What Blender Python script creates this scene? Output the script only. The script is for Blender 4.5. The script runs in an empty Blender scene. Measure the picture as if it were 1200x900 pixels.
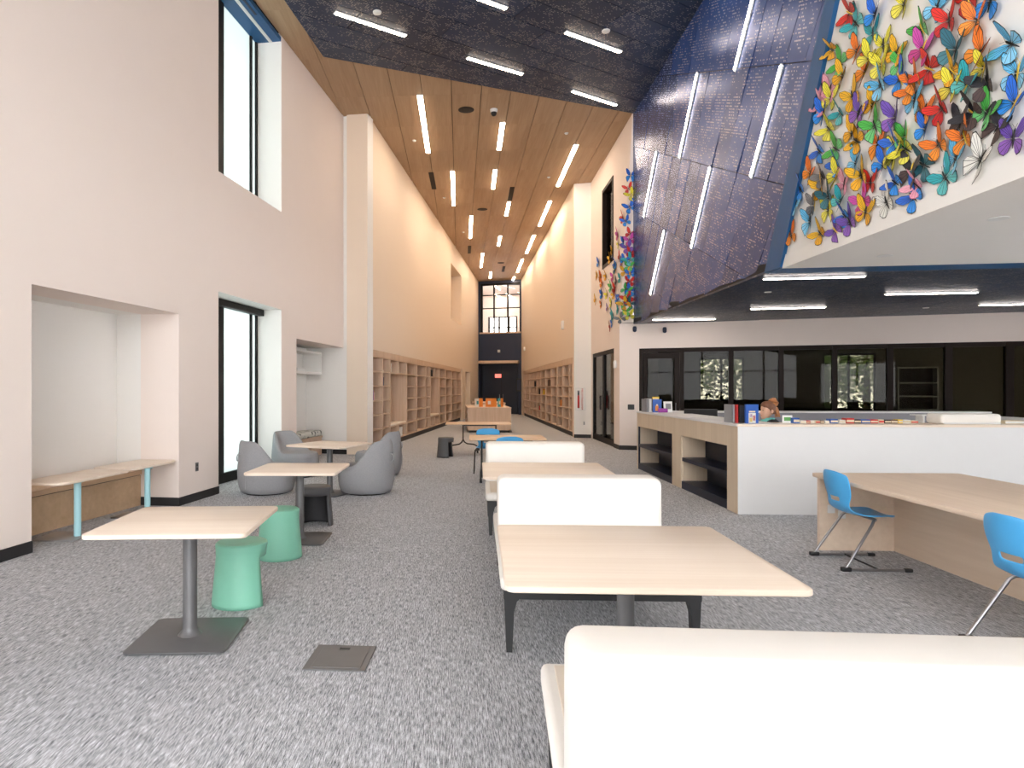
import bpy, bmesh, math, random
from mathutils import Vector, Matrix

scene = bpy.context.scene
COL = scene.collection
random.seed(7)

# ------------------------------------------------------------------ camera, world, exposure
FPX, PX0, HORIZON, CAMH = 780.0, 525.0, 455.0, 1.56     # focal length (px), principal point, horizon row, eye height
cam_data = bpy.data.cameras.new('camera')
cam = bpy.data.objects.new('camera', cam_data)
COL.objects.link(cam)
cam.location = (0, 0, CAMH)
cam.rotation_euler = (math.pi / 2, 0, 0)
cam_data.sensor_width = 36.0
cam_data.lens = FPX / 1200 * 36
cam_data.shift_x = (600 - PX0) / 1200
cam_data.shift_y = (HORIZON - 450) / 1200
cam_data.clip_start = 0.05
scene.camera = cam

world = bpy.data.worlds.new('world')
scene.world = world
world.use_nodes = True
bg = world.node_tree.nodes['Background']
bg.inputs['Color'].default_value = (0.985, 0.992, 1.0, 1)
bg.inputs['Strength'].default_value = 8.0

scene.view_settings.view_transform = 'Standard'
scene.view_settings.look = 'None'
scene.view_settings.gamma = 1.0
scene.view_settings.use_curve_mapping = False
scene.view_settings.exposure = 0.72

LED = 26.0            # radiance of the linear lamps
LED_COL = (1.0, 0.80, 0.60)

# ------------------------------------------------------------------ measuring helpers
def P(px, py, z):
    """point at height z seen at a photograph pixel"""
    y = FPX * (CAMH - z) / (py - HORIZON)
    return Vector(((px - PX0) / FPX * y, y, z))

class Frame:
    """vertical wall line; local x runs along it, local y points out of the room"""
    def __init__(s, a, b):
        s.a = Vector((a[0], a[1])); s.b = Vector((b[0], b[1]))
        s.d = (s.b - s.a); s.L = s.d.length; s.d.normalize()
        s.n = Vector((-s.d.y, s.d.x))
        s.rz = math.atan2(s.d.y, s.d.x)
    def px(s, px):
        k = (px - PX0) / FPX
        return (k * s.a.y - s.a.x) / (s.d.x - k * s.d.y)
    def y(s, u): return s.a.y + s.d.y * u
    def z(s, px, py): return CAMH + (HORIZON - py) / FPX * s.y(s.px(px))
    def pt(s, u, t=0, z=0):
        q = s.a + s.d * u + s.n * t
        return Vector((q.x, q.y, z))
    def off(s, t):
        return Frame(s.a + s.n * t, s.b + s.n * t)

# ------------------------------------------------------------------ materials
MATS = {}
def new_mat(name):
    m = bpy.data.materials.new(name); m.use_nodes = True
    MATS[name] = m
    nt = m.node_tree
    return m, nt, nt.nodes['Principled BSDF']

def rgb(c): return (c[0], c[1], c[2], 1)

def plain(name, c, rough=0.6, metal=0.0, var=0.06, scale=12, bump=0.0, spec=0.5, coat=0.0, bscale=None):
    """base colour with a slight procedural mottling and optional fine relief"""
    m, nt, b = new_mat(name)
    tc = nt.nodes.new('ShaderNodeTexCoord')
    no = nt.nodes.new('ShaderNodeTexNoise'); no.inputs['Scale'].default_value = scale; no.inputs['Detail'].default_value = 3
    nt.links.new(tc.outputs['Object'], no.inputs['Vector'])
    mr = nt.nodes.new('ShaderNodeMapRange')
    mr.inputs['To Min'].default_value = 1 - var; mr.inputs['To Max'].default_value = 1 + var
    nt.links.new(no.outputs['Fac'], mr.inputs['Value'])
    mx = nt.nodes.new('ShaderNodeVectorMath'); mx.operation = 'SCALE'
    mx.inputs[0].default_value = c
    nt.links.new(mr.outputs[0], mx.inputs['Scale'])
    nt.links.new(mx.outputs[0], b.inputs['Base Color'])
    b.inputs['Roughness'].default_value = rough
    b.inputs['Metallic'].default_value = metal
    b.inputs['Specular IOR Level'].default_value = spec
    b.inputs['Coat Weight'].default_value = coat
    if bump:
        n2 = nt.nodes.new('ShaderNodeTexNoise'); n2.inputs['Scale'].default_value = bscale or scale * 20
        nt.links.new(tc.outputs['Object'], n2.inputs['Vector'])
        bu = nt.nodes.new('ShaderNodeBump'); bu.inputs['Strength'].default_value = bump; bu.inputs['Distance'].default_value = 0.004
        nt.links.new(n2.outputs['Fac'], bu.inputs['Height']); nt.links.new(bu.outputs[0], b.inputs['Normal'])
    return m

def wood(name, c1, c2, axis='x', rough=0.5, fine=40, coarse=1.6, spec=0.4, rand=0.06):
    """straight-grained timber; grain runs along the given local axis"""
    m, nt, b = new_mat(name)
    tc = nt.nodes.new('ShaderNodeTexCoord')
    oi = nt.nodes.new('ShaderNodeObjectInfo')
    add = nt.nodes.new('ShaderNodeVectorMath'); add.operation = 'ADD'
    rs = nt.nodes.new('ShaderNodeVectorMath'); rs.operation = 'SCALE'; rs.inputs[0].default_value = (13, 7, 5)
    nt.links.new(oi.outputs['Random'], rs.inputs['Scale'])
    nt.links.new(tc.outputs['Object'], add.inputs[0]); nt.links.new(rs.outputs[0], add.inputs[1])
    mp = nt.nodes.new('ShaderNodeMapping')
    sc = [fine, fine, fine]; sc['xyz'.index(axis)] = coarse
    mp.inputs['Scale'].default_value = sc
    nt.links.new(add.outputs[0], mp.inputs['Vector'])
    no = nt.nodes.new('ShaderNodeTexNoise'); no.inputs['Scale'].default_value = 1; no.inputs['Detail'].default_value = 4
    no.inputs['Distortion'].default_value = 0.4
    nt.links.new(mp.outputs[0], no.inputs['Vector'])
    mp2 = nt.nodes.new('ShaderNodeMapping')
    sc = [fine * .22] * 3; sc['xyz'.index(axis)] = coarse * .35
    mp2.inputs['Scale'].default_value = sc
    nt.links.new(add.outputs[0], mp2.inputs['Vector'])
    n2 = nt.nodes.new('ShaderNodeTexNoise'); n2.inputs['Scale'].default_value = 1
    nt.links.new(mp2.outputs[0], n2.inputs['Vector'])
    mi = nt.nodes.new('ShaderNodeMath'); mi.operation = 'ADD'
    nt.links.new(no.outputs['Fac'], mi.inputs[0]); nt.links.new(n2.outputs['Fac'], mi.inputs[1])
    ra = nt.nodes.new('ShaderNodeMath'); ra.operation = 'MULTIPLY_ADD'
    ra.inputs[1].default_value = rand * 4; ra.inputs[2].default_value = -rand * 2
    nt.links.new(oi.outputs['Random'], ra.inputs[0])
    a2 = nt.nodes.new('ShaderNodeMath'); a2.operation = 'ADD'
    nt.links.new(mi.outputs[0], a2.inputs[0]); nt.links.new(ra.outputs[0], a2.inputs[1])
    mr = nt.nodes.new('ShaderNodeMapRange'); mr.inputs['From Min'].default_value = 0.6; mr.inputs['From Max'].default_value = 1.4
    nt.links.new(a2.outputs[0], mr.inputs['Value'])
    mix = nt.nodes.new('ShaderNodeMix'); mix.data_type = 'RGBA'
    mix.inputs[6].default_value = rgb(c1); mix.inputs[7].default_value = rgb(c2)
    nt.links.new(mr.outputs[0], mix.inputs[0])
    nt.links.new(mix.outputs[2], b.inputs['Base Color'])
    b.inputs['Roughness'].default_value = rough
    b.inputs['Specular IOR Level'].default_value = spec
    return m

def emit(name, c, s):
    m, nt, b = new_mat(name)
    b.inputs['Base Color'].default_value = (0.8, 0.8, 0.8, 1)
    b.inputs['Emission Color'].default_value = rgb(c)
    b.inputs['Emission Strength'].default_value = s
    return m

def glass(name, tint, gloss=0.08, rough=0.02):
    m, nt, b = new_mat(name)
    out = nt.nodes['Material Output']
    tr = nt.nodes.new('ShaderNodeBsdfTransparent'); tr.inputs[0].default_value = rgb(tint)
    gl = nt.nodes.new('ShaderNodeBsdfGlossy'); gl.inputs['Roughness'].default_value = rough
    fr = nt.nodes.new('ShaderNodeFresnel'); fr.inputs[0].default_value = 1.45
    mr = nt.nodes.new('ShaderNodeMath'); mr.operation = 'MULTIPLY'; mr.inputs[1].default_value = gloss / 0.04
    nt.links.new(fr.outputs[0], mr.inputs[0]); mr.use_clamp = True
    mx = nt.nodes.new('ShaderNodeMixShader')
    nt.links.new(mr.outputs[0], mx.inputs[0]); nt.links.new(tr.outputs[0], mx.inputs[1]); nt.links.new(gl.outputs[0], mx.inputs[2])
    nt.links.new(mx.outputs[0], out.inputs[0])
    return m

def frosted(name, c, through=0.25):
    m, nt, b = new_mat(name)
    out = nt.nodes['Material Output']
    tl = nt.nodes.new('ShaderNodeBsdfTranslucent'); tl.inputs[0].default_value = rgb(c)
    tr = nt.nodes.new('ShaderNodeBsdfTransparent'); tr.inputs[0].default_value = rgb(c)
    mx = nt.nodes.new('ShaderNodeMixShader'); mx.inputs[0].default_value = through
    nt.links.new(tl.outputs[0], mx.inputs[1]); nt.links.new(tr.outputs[0], mx.inputs[2])
    nt.links.new(mx.outputs[0], out.inputs[0])
    return m

def carpet(name):
    m, nt, b = new_mat(name)
    ge = nt.nodes.new('ShaderNodeNewGeometry')
    mp = nt.nodes.new('ShaderNodeMapping'); mp.inputs['Scale'].default_value = (170, 15, 1)
    mp.inputs['Rotation'].default_value = (0, 0, math.radians(2))
    nt.links.new(ge.outputs['Position'], mp.inputs['Vector'])
    no = nt.nodes.new('ShaderNodeTexNoise'); no.inputs['Scale'].default_value = 1; no.inputs['Detail'].default_value = 2.5
    no.inputs['Roughness'].default_value = 0.7
    nt.links.new(mp.outputs[0], no.inputs['Vector'])
    n2 = nt.nodes.new('ShaderNodeTexNoise'); n2.inputs['Scale'].default_value = 260; n2.inputs['Detail'].default_value = 1
    nt.links.new(ge.outputs['Position'], n2.inputs['Vector'])
    n3 = nt.nodes.new('ShaderNodeTexNoise'); n3.inputs['Scale'].default_value = 1.0; n3.inputs['Detail'].default_value = 3
    mp3 = nt.nodes.new('ShaderNodeMapping'); mp3.inputs['Scale'].default_value = (40, 3, 1)
    nt.links.new(ge.outputs['Position'], mp3.inputs['Vector']); nt.links.new(mp3.outputs[0], n3.inputs['Vector'])
    a = nt.nodes.new('ShaderNodeMath'); a.operation = 'MULTIPLY_ADD'; a.inputs[1].default_value = 0.35
    nt.links.new(n2.outputs['Fac'], a.inputs[0]); nt.links.new(no.outputs['Fac'], a.inputs[2])
    a3 = nt.nodes.new('ShaderNodeMath'); a3.operation = 'MULTIPLY_ADD'; a3.inputs[1].default_value = 0.22
    nt.links.new(n3.outputs['Fac'], a3.inputs[0]); nt.links.new(a.outputs[0], a3.inputs[2])
    cr = nt.nodes.new('ShaderNodeValToRGB')
    e = cr.color_ramp.elements
    e[0].position = 0.56; e[0].color = (0.085, 0.09, 0.10, 1)
    e[1].position = 1.0; e[1].color = (0.84, 0.86, 0.90, 1)
    x = e.new(0.78); x.color = (0.425, 0.44, 0.47, 1)
    nt.links.new(a3.outputs[0], cr.inputs[0]); nt.links.new(cr.outputs[0], b.inputs['Base Color'])
    b.inputs['Roughness'].default_value = 0.95; b.inputs['Specular IOR Level'].default_value = 0.1
    bu = nt.nodes.new('ShaderNodeBump'); bu.inputs['Strength'].default_value = 0.5; bu.inputs['Distance'].default_value = 0.006
    nt.links.new(a3.outputs[0], bu.inputs['Height']); nt.links.new(bu.outputs[0], b.inputs['Normal'])
    return m

def perforated(name, base, dot, rough, metal, cell=(0.045, 0.05), amount=0.5):
    """sheet metal with rows of small slots; UV is in metres"""
    m, nt, b = new_mat(name)
    N = nt.nodes.new; Lk = nt.links.new
    uv = N('ShaderNodeUVMap'); uv.uv_map = 'UVMap'
    sc = N('ShaderNodeVectorMath'); sc.operation = 'MULTIPLY'; sc.inputs[1].default_value = (1 / cell[0], 1 / cell[1], 1)
    Lk(uv.outputs[0], sc.inputs[0])
    fr = N('ShaderNodeVectorMath'); fr.operation = 'FRACTION'; Lk(sc.outputs[0], fr.inputs[0])
    fl = N('ShaderNodeVectorMath'); fl.operation = 'FLOOR'; Lk(sc.outputs[0], fl.inputs[0])
    sp = N('ShaderNodeSeparateXYZ'); Lk(fr.outputs[0], sp.inputs[0])
    def near(sock, w):
        s1 = N('ShaderNodeMath'); s1.operation = 'SUBTRACT'; s1.inputs[1].default_value = 0.5; Lk(sock, s1.inputs[0])
        s2 = N('ShaderNodeMath'); s2.operation = 'ABSOLUTE'; Lk(s1.outputs[0], s2.inputs[0])
        s3 = N('ShaderNodeMath'); s3.operation = 'LESS_THAN'; s3.inputs[1].default_value = w; Lk(s2.outputs[0], s3.inputs[0])
        return s3.outputs[0]
    mx = N('ShaderNodeMath'); mx.operation = 'MULTIPLY'
    Lk(near(sp.outputs[0], 0.36), mx.inputs[0]); Lk(near(sp.outputs[1], 0.2), mx.inputs[1])
    wn = N('ShaderNodeTexWhiteNoise'); wn.noise_dimensions = '2D'; Lk(fl.outputs[0], wn.inputs['Vector'])
    no = N('ShaderNodeTexNoise'); no.inputs['Scale'].default_value = 3.2; no.inputs['Detail'].default_value = 5; no.inputs['Roughness'].default_value = 0.75
    Lk(uv.outputs[0], no.inputs['Vector'])
    mr = N('ShaderNodeMapRange'); mr.inputs['From Min'].default_value = 0.43; mr.inputs['From Max'].default_value = 0.70
    mr.inputs['To Max'].default_value = 1.0
    Lk(no.outputs['Fac'], mr.inputs['Value'])
    lt = N('ShaderNodeMath'); lt.operation = 'LESS_THAN'; Lk(wn.outputs['Value'], lt.inputs[0]); Lk(mr.outputs[0], lt.inputs[1])
    m2 = N('ShaderNodeMath'); m2.operation = 'MULTIPLY'; Lk(mx.outputs[0], m2.inputs[0]); Lk(lt.outputs[0], m2.inputs[1])
    m3 = N('ShaderNodeMath'); m3.operation = 'MULTIPLY'; m3.inputs[1].default_value = amount; Lk(m2.outputs[0], m3.inputs[0])
    oi = N('ShaderNodeObjectInfo')
    hv = N('ShaderNodeMapRange'); hv.inputs['To Min'].default_value = 0.8; hv.inputs['To Max'].default_value = 1.2
    Lk(oi.outputs['Random'], hv.inputs['Value'])
    bs = N('ShaderNodeVectorMath'); bs.operation = 'SCALE'; bs.inputs[0].default_value = base; Lk(hv.outputs[0], bs.inputs['Scale'])
    mix = N('ShaderNodeMix'); mix.data_type = 'RGBA'; mix.inputs[7].default_value = rgb(dot)
    Lk(bs.outputs[0], mix.inputs[6]); Lk(m3.outputs[0], mix.inputs[0]); Lk(mix.outputs[2], b.inputs['Base Color'])
    b.inputs['Roughness'].default_value = rough; b.inputs['Metallic'].default_value = metal
    return m

plain('paint', (0.84, 0.745, 0.69), 0.75, var=0.012, scale=3, spec=0.25)
plain('paint_white', (0.84, 0.82, 0.79), 0.75, var=0.012, scale=3, spec=0.25)
plain('paint_hall', (0.77, 0.65, 0.53), 0.55, var=0.012, scale=3, spec=0.35)
plain('navy_paint', (0.012, 0.022, 0.055), 0.5, var=0.1)
plain('navy_door', (0.006, 0.012, 0.03), 0.45, var=0.1)
plain('blue_trim', (0.006, 0.085, 0.23), 0.5, var=0.05)
plain('black_base', (0.016, 0.016, 0.018), 0.6)
plain('frame_black', (0.010, 0.009, 0.009), 0.5, spec=0.2)
plain('frame_brown', (0.014, 0.008, 0.006), 0.5, spec=0.15)
plain('dark_backing', (0.01, 0.01, 0.014), 0.9)
carpet('carpet')
wood('ceiling_wood', (0.49, 0.335, 0.205), (0.375, 0.24, 0.135), 'y', 0.55, fine=30, coarse=1.2, rand=0.02)
wood('shelf_wood', (0.66, 0.50, 0.38), (0.52, 0.37, 0.26), 'z', 0.55, fine=24, coarse=1.4)
wood('table_wood', (0.86, 0.745, 0.63), (0.76, 0.63, 0.51), 'x', 0.42, fine=26, coarse=0.9)
wood('table_wood_warm', (0.75, 0.53, 0.35), (0.66, 0.44, 0.27), 'x', 0.42, fine=26, coarse=0.9)
wood('desk_wood', (0.72, 0.60, 0.46), (0.60, 0.48, 0.35), 'z', 0.5, fine=22, coarse=1.0)
wood('panel_wood', (0.78, 0.64, 0.51), (0.67, 0.53, 0.41), 'y', 0.5, fine=22, coarse=1.0)
wood('oak_bench', (0.66, 0.47, 0.30), (0.52, 0.35, 0.21), 'y', 0.5, fine=16, coarse=1.0)
plain('desk_white', (0.74, 0.74, 0.74), 0.45, var=0.01)
plain('metal_grey', (0.13, 0.13, 0.135), 0.42, metal=0.3, var=0.06)
plain('metal_dark', (0.028, 0.029, 0.031), 0.45, metal=0.2)
plain('steel', (0.33, 0.33, 0.34), 0.28, metal=0.9)
plain('silver_plate', (0.45, 0.45, 0.47), 0.35, metal=0.8)
plain('pale_blue_metal', (0.36, 0.62, 0.68), 0.4, var=0.02)
plain('cream_vinyl', (0.86, 0.83, 0.78), 0.5, var=0.015, bump=0.05)
plain('seat_vinyl', (0.80, 0.71, 0.60), 0.5, var=0.015, bump=0.05)
plain('felt_grey', (0.33, 0.335, 0.35), 0.9, var=0.12, scale=60, bump=0.25, spec=0.2)
plain('stool_green', (0.20, 0.50, 0.37), 0.5, var=0.03)
plain('stool_grey', (0.085, 0.085, 0.09), 0.55, var=0.04)
plain('stool_inside', (0.03, 0.03, 0.033), 0.7)
plain('chair_blue', (0.075, 0.40, 0.78), 0.38, var=0.03)
plain('black_plastic', (0.012, 0.012, 0.013), 0.45)
plain('white_plastic', (0.75, 0.75, 0.74), 0.4, var=0.01)
plain('paper', (0.82, 0.82, 0.80), 0.7, var=0.02)
plain('shelf_navy', (0.007, 0.012, 0.030), 0.4, var=0.08, spec=0.3)
plain('inner_grey', (0.24, 0.24, 0.27), 0.7)
plain('floor_plate', (0.17, 0.17, 0.175), 0.5, metal=0.3)
plain('speaker_black', (0.012, 0.008, 0.006), 0.7)
plain('slot_brown', (0.035, 0.02, 0.012), 0.7)
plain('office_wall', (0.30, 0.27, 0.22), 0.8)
plain('office_dark', (0.05, 0.042, 0.035), 0.7)
plain('skin', (0.62, 0.36, 0.25), 0.55, var=0.04)
plain('hair', (0.16, 0.062, 0.028), 0.6, var=0.5, scale=50)
plain('hair_light', (0.42, 0.17, 0.06), 0.6, var=0.5, scale=50)
plain('jacket', (0.012, 0.014, 0.020), 0.8)
plain('mint_cloth', (0.16, 0.55, 0.50), 0.8)
plain('bark', (0.10, 0.065, 0.04), 0.9, var=0.3)
plain('leaf', (0.17, 0.27, 0.06), 0.6, var=0.5, scale=1.2)
plain('leaf_dark', (0.10, 0.18, 0.05), 0.6, var=0.5, scale=1.2)
plain('lawn', (0.12, 0.20, 0.06), 0.9, var=0.3)
emit('led', LED_COL, LED)
emit('led_blue', (1.0, 0.88, 0.80), 15.0)
emit('spot', (1.0, 0.86, 0.7), 8.0)
emit('exit_red', (1.0, 0.10, 0.07), 0.9)
glass('glass_dark', (0.30, 0.29, 0.25), 0.010)
glass('glass_clear', (0.93, 0.925, 0.92), 0.05)
glass('glass_door', (0.62, 0.62, 0.58), 0.03)
frosted('glass_frost', (0.365, 0.395, 0.385), 0.05)
perforated('perf_ceiling', (0.010, 0.028, 0.070), (0.36, 0.34, 0.35), 0.40, 0.30, cell=(0.036, 0.036), amount=0.8)
perforated('perf_wall', (0.034, 0.085, 0.29), (0.56, 0.57, 0.66), 0.27, 0.36, cell=(0.034, 0.042), amount=0.75)

# ------------------------------------------------------------------ mesh helpers
class MB:
    def __init__(s): s.v = []; s.f = []; s.m = []; s.uv = None
    def add(s, vs, fs, mi=0):
        o = len(s.v); s.v += [tuple(v) for v in vs]
        for f in fs: s.f.append(tuple(i + o for i in f)); s.m.append(mi)
        return s
    def box(s, x0, x1, y0, y1, z0, z1, mi=0):
        vs = [(x0, y0, z0), (x1, y0, z0), (x1, y1, z0), (x0, y1, z0), (x0, y0, z1), (x1, y0, z1), (x1, y1, z1), (x0, y1, z1)]
        return s.add(vs, [(0, 3, 2, 1), (4, 5, 6, 7), (0, 1, 5, 4), (1, 2, 6, 5), (2, 3, 7, 6), (3, 0, 4, 7)], mi)
    def prism(s, poly, z0, z1, mi=0):
        """polygon of (x,y), counter-clockwise, extruded in z"""
        n = len(poly)
        vs = [(x, y, z0) for x, y in poly] + [(x, y, z1) for x, y in poly]
        fs = [tuple(range(n - 1, -1, -1)), tuple(range(n, 2 * n))] + [(i, (i + 1) % n, n + (i + 1) % n, n + i) for i in range(n)]
        return s.add(vs, fs, mi)
    def hull(s, bottom, top, mi=0):
        """two matching rings of 3-D points, bridged and capped"""
        n = len(bottom)
        fs = [tuple(range(n - 1, -1, -1)), tuple(range(n, 2 * n))] + [(i, (i + 1) % n, n + (i + 1) % n, n + i) for i in range(n)]
        return s.add(list(bottom) + list(top), fs, mi)
    def rings(s, rings, cap=True, closed=True, mi=0):
        n = len(rings[0]); vs = [p for r in rings for p in r]; fs = []
        for k in range(len(rings) - 1):
            for i in range(n if closed else n - 1):
                j = (i + 1) % n
                fs.append((k * n + i, k * n + j, (k + 1) * n + j, (k + 1) * n + i))
        if cap:
            fs.append(tuple(range(n - 1, -1, -1))); fs.append(tuple((len(rings) - 1) * n + i for i in range(n)))
        return s.add(vs, fs, mi)
    def lathe(s, prof, n=20, c=(0, 0), mi=0):
        rs = [[(c[0] + r * math.cos(2 * math.pi * i / n), c[1] + r * math.sin(2 * math.pi * i / n), z) for i in range(n)] for r, z in prof]
        return s.rings(rs, True, True, mi)
    def tube(s, path, r, n=8, mi=0):
        path = [Vector(p) for p in path]
        rs = []
        ref = None
        for i, p in enumerate(path):
            a = path[max(0, i - 1)]; b = path[min(len(path) - 1, i + 1)]
            t = (b - a).normalized()
            if ref is None:
                ref = t.orthogonal().normalized()
            ref = (ref - t * ref.dot(t)).normalized()
            q = t.cross(ref)
            rr = r[i] if isinstance(r, (list, tuple)) else r
            rs.append([p + ref * (rr * math.cos(2 * math.pi * k / n)) + q * (rr * math.sin(2 * math.pi * k / n)) for k in range(n)])
        return s.rings(rs, True, True, mi)
    def rbox(s, x0, x1, y0, y1, z0, z1, r=0.01, seg=2, mi=0, taper=None):
        bm = bmesh.new(); bmesh.ops.create_cube(bm, size=1.0)
        for v in bm.verts:
            v.co = Vector((x0 + (v.co.x + .5) * (x1 - x0), y0 + (v.co.y + .5) * (y1 - y0), z0 + (v.co.z + .5) * (z1 - z0)))
        if taper: taper(bm)
        bmesh.ops.bevel(bm, geom=bm.edges[:], offset=r, segments=seg, profile=0.5, affect='EDGES', clamp_overlap=True)
        bm.verts.ensure_lookup_table()
        s.add([v.co.copy() for v in bm.verts], [[v.index for v in f.verts] for f in bm.faces], mi); bm.free()
        return s
    def slab(s, poly, z0, z1, r, corner=0.0, mi=0):
        """table-top: polygon with rounded plan corners and a small edge round"""
        pts = round_poly(poly, corner) if corner else poly
        cx = sum(p[0] for p in pts) / len(pts); cy = sum(p[1] for p in pts) / len(pts)
        def ring(inset, z):
            out = []
            for x, y in pts:
                d = Vector((x - cx, y - cy)); l = d.length
                d *= (l - inset) / l
                out.append((cx + d.x, cy + d.y, z))
            return out
        return s.rings([ring(r, z0), ring(0, z0 + r * .7), ring(0, z1 - r * .7), ring(r, z1)], True, True, mi)
    def build(s, name, mats, parent=None, smooth=None, loc=None, rz=None, mat4=None, uv=None):
        me = bpy.data.meshes.new(name)
        me.from_pydata([tuple(v) for v in s.v], [], s.f)
        if isinstance(mats, str): mats = [mats]
        for m in mats: me.materials.append(MATS[m])
        if len(mats) > 1: me.polygons.foreach_set('material_index', s.m)
        if uv is not None:
            l = me.uv_layers.new(name='UVMap')
            for lp in me.loops: l.data[lp.index].uv = uv[lp.vertex_index]
        if smooth is not None:
            me.polygons.foreach_set('use_smooth', [True] * len(me.polygons))
            me.set_sharp_from_angle(angle=math.radians(smooth))
        me.update()
        o = bpy.data.objects.new(name, me); COL.objects.link(o)
        if parent: o.parent = parent
        if loc is not None: o.location = loc
        if rz is not None: o.rotation_euler = (0, 0, rz)
        if mat4 is not None: o.matrix_local = mat4
        return o

def round_poly(poly, r, seg=5):
    out = []; n = len(poly)
    for i in range(n):
        p = Vector(poly[i]); a = Vector(poly[i - 1]); b = Vector(poly[(i + 1) % n])
        u = (a - p).normalized(); w = (b - p).normalized()
        A = p + u * r; B = p + w * r
        for k in range(seg + 1):
            t = k / seg
            q = A * (1 - t) ** 2 + p * (2 * t * (1 - t)) + B * t * t
            out.append((q.x, q.y))
    return out

def clip(poly, p, n):
    """keep the part of a 2-D polygon where (q-p).n >= 0"""
    out = []
    for i in range(len(poly)):
        a = Vector(poly[i]); b = Vector(poly[(i + 1) % len(poly)])
        da = (a - p).dot(n); db = (b - p).dot(n)
        if da >= 0: out.append((a.x, a.y))
        if (da > 0 > db) or (da < 0 < db):
            q = a + (b - a) * (da / (da - db)); out.append((q.x, q.y))
    return out

def area(poly):
    return 0.5 * sum(poly[i][0] * poly[(i + 1) % len(poly)][1] - poly[(i + 1) % len(poly)][0] * poly[i][1] for i in range(len(poly)))

def tag(o, label, cat, group=None):
    o['label'] = label; o['category'] = cat
    if group: o['group'] = group
    return o
def struct(o, label=None):
    o['kind'] = 'structure'
    if label: o['label'] = label
    return o
def thing(name, label, cat, loc=(0, 0, 0), rz=0, group=None):
    o = bpy.data.objects.new(name, None); COL.objects.link(o)
    o.empty_display_size = 0.1
    o.location = loc; o.rotation_euler = (0, 0, rz)
    return tag(o, label, cat, group)
def copy_tree(src, loc, rz, label=None, group=None, swap=None):
    def rec(o, par):
        c = o.copy(); COL.objects.link(c); c.parent = par
        if swap and c.type == 'MESH':
            for k, sl in enumerate(c.material_slots):
                if sl.material and sl.material.name in swap:
                    sl.link = 'OBJECT'; sl.material = MATS[swap[sl.material.name]]
        for ch in list(o.children): rec(ch, c)
        return c
    r = rec(src, None)
    r.location = loc; r.rotation_euler = (0, 0, rz)
    if label: r['label'] = label
    if group: r['group'] = group
    return r

def wall(name, fr, s0, s1, z0, z1, thick, mat, openings=(), parent=None, t0=0.0):
    """wall with rectangular openings (s0,s1,z0,z1), built in the frame's local axes"""
    ss = sorted({s0, s1} | {v for o in openings for v in o[:2] if s0 < v < s1})
    zs = sorted({z0, z1} | {v for o in openings for v in o[2:] if z0 < v < z1})
    def solid(i, k):
        if i < 0 or k < 0 or i >= len(ss) - 1 or k >= len(zs) - 1: return False
        a = (ss[i] + ss[i + 1]) / 2; b = (zs[k] + zs[k + 1]) / 2
        return not any(o[0] < a < o[1] and o[2] < b < o[3] for o in openings)
    m = MB(); T0, T1 = t0, t0 + thick
    for i in range(len(ss) - 1):
        for k in range(len(zs) - 1):
            if not solid(i, k): continue
            a, b, c, d = ss[i], ss[i + 1], zs[k], zs[k + 1]
            m.add([(a, T0, c), (b, T0, c), (b, T0, d), (a, T0, d)], [(0, 1, 2, 3)])
            m.add([(a, T1, c), (b, T1, c), (b, T1, d), (a, T1, d)], [(3, 2, 1, 0)])
            if not solid(i - 1, k): m.add([(a, T0, c), (a, T0, d), (a, T1, d), (a, T1, c)], [(0, 1, 2, 3)])
            if not solid(i + 1, k): m.add([(b, T0, c), (b, T1, c), (b, T1, d), (b, T0, d)], [(0, 1, 2, 3)])
            if not solid(i, k - 1): m.add([(a, T0, c), (a, T1, c), (b, T1, c), (b, T0, c)], [(0, 1, 2, 3)])
            if not solid(i, k + 1): m.add([(a, T0, d), (b, T0, d), (b, T1, d), (a, T1, d)], [(0, 1, 2, 3)])
    o = m.build(name, mat, parent, loc=fr.pt(0), rz=fr.rz)
    return struct(o)

def in_frame(fr, mb, name, mat, **k):
    return mb.build(name, mat, loc=fr.pt(0), rz=fr.rz, **k)

# ------------------------------------------------------------------ room lines
ZC = 8.0                       # high ceiling
ZL = 3.18                      # low ceiling over the reception
TH = 0.55
_a, _b = P(0, 659, 0), P(257, 578, 0)
_d = (_b - _a) / (_b.y - _a.y)
l1_near = _a + _d * (-7.0 - _a.y)
_far = Frame(l1_near, _b)
_e = _far.pt(_far.px(402.5))
L1 = Frame(l1_near, _e)                                   # near left wall
pier_dir = Vector((1, -0.28)).normalized()
_pf = Frame((_e.x, _e.y), (_e.x + pier_dir.x, _e.y + pier_dir.y))
pl_s = _pf.px(430.5)
_q = _pf.pt(pl_s)
PL = Frame(_pf.pt(-1.15), _q)                             # pier facing the camera
hl_end = P(560.5, 330, ZC)
L2 = Frame(_q, hl_end)                                    # hall, left wall
hr_end = P(611, 327.5, ZC)
EW = Frame(hl_end, hr_end)                                # hall, end wall
_p1 = P(672.7, 215.5, ZC)
R2 = Frame(hr_end, _p1)                                   # hall, right wall
_p2 = P(692.7, 214, ZC)
PR = Frame(_p1, _p2)                                      # right pier
T1 = P(742, 131.5, ZC)
R1 = Frame(_p2, T1)                                       # right wall with the glass door
_c = R1.pt(R1.px(726))
WW = Frame(_c, (_c.x + 7.86, _c.y - 2.81))                # reception window wall
ww_len = (13.5 - _c.x) / WW.d.x

# floor
fl = MB().prism([(-7, -7.2), (15, -7.2), (15, 26), (8, 44), (-2, 44), (-7, 20)], -0.12, 0.0)
floor = struct(fl.build('floor', 'carpet'), 'grey streaked carpet')

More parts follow.
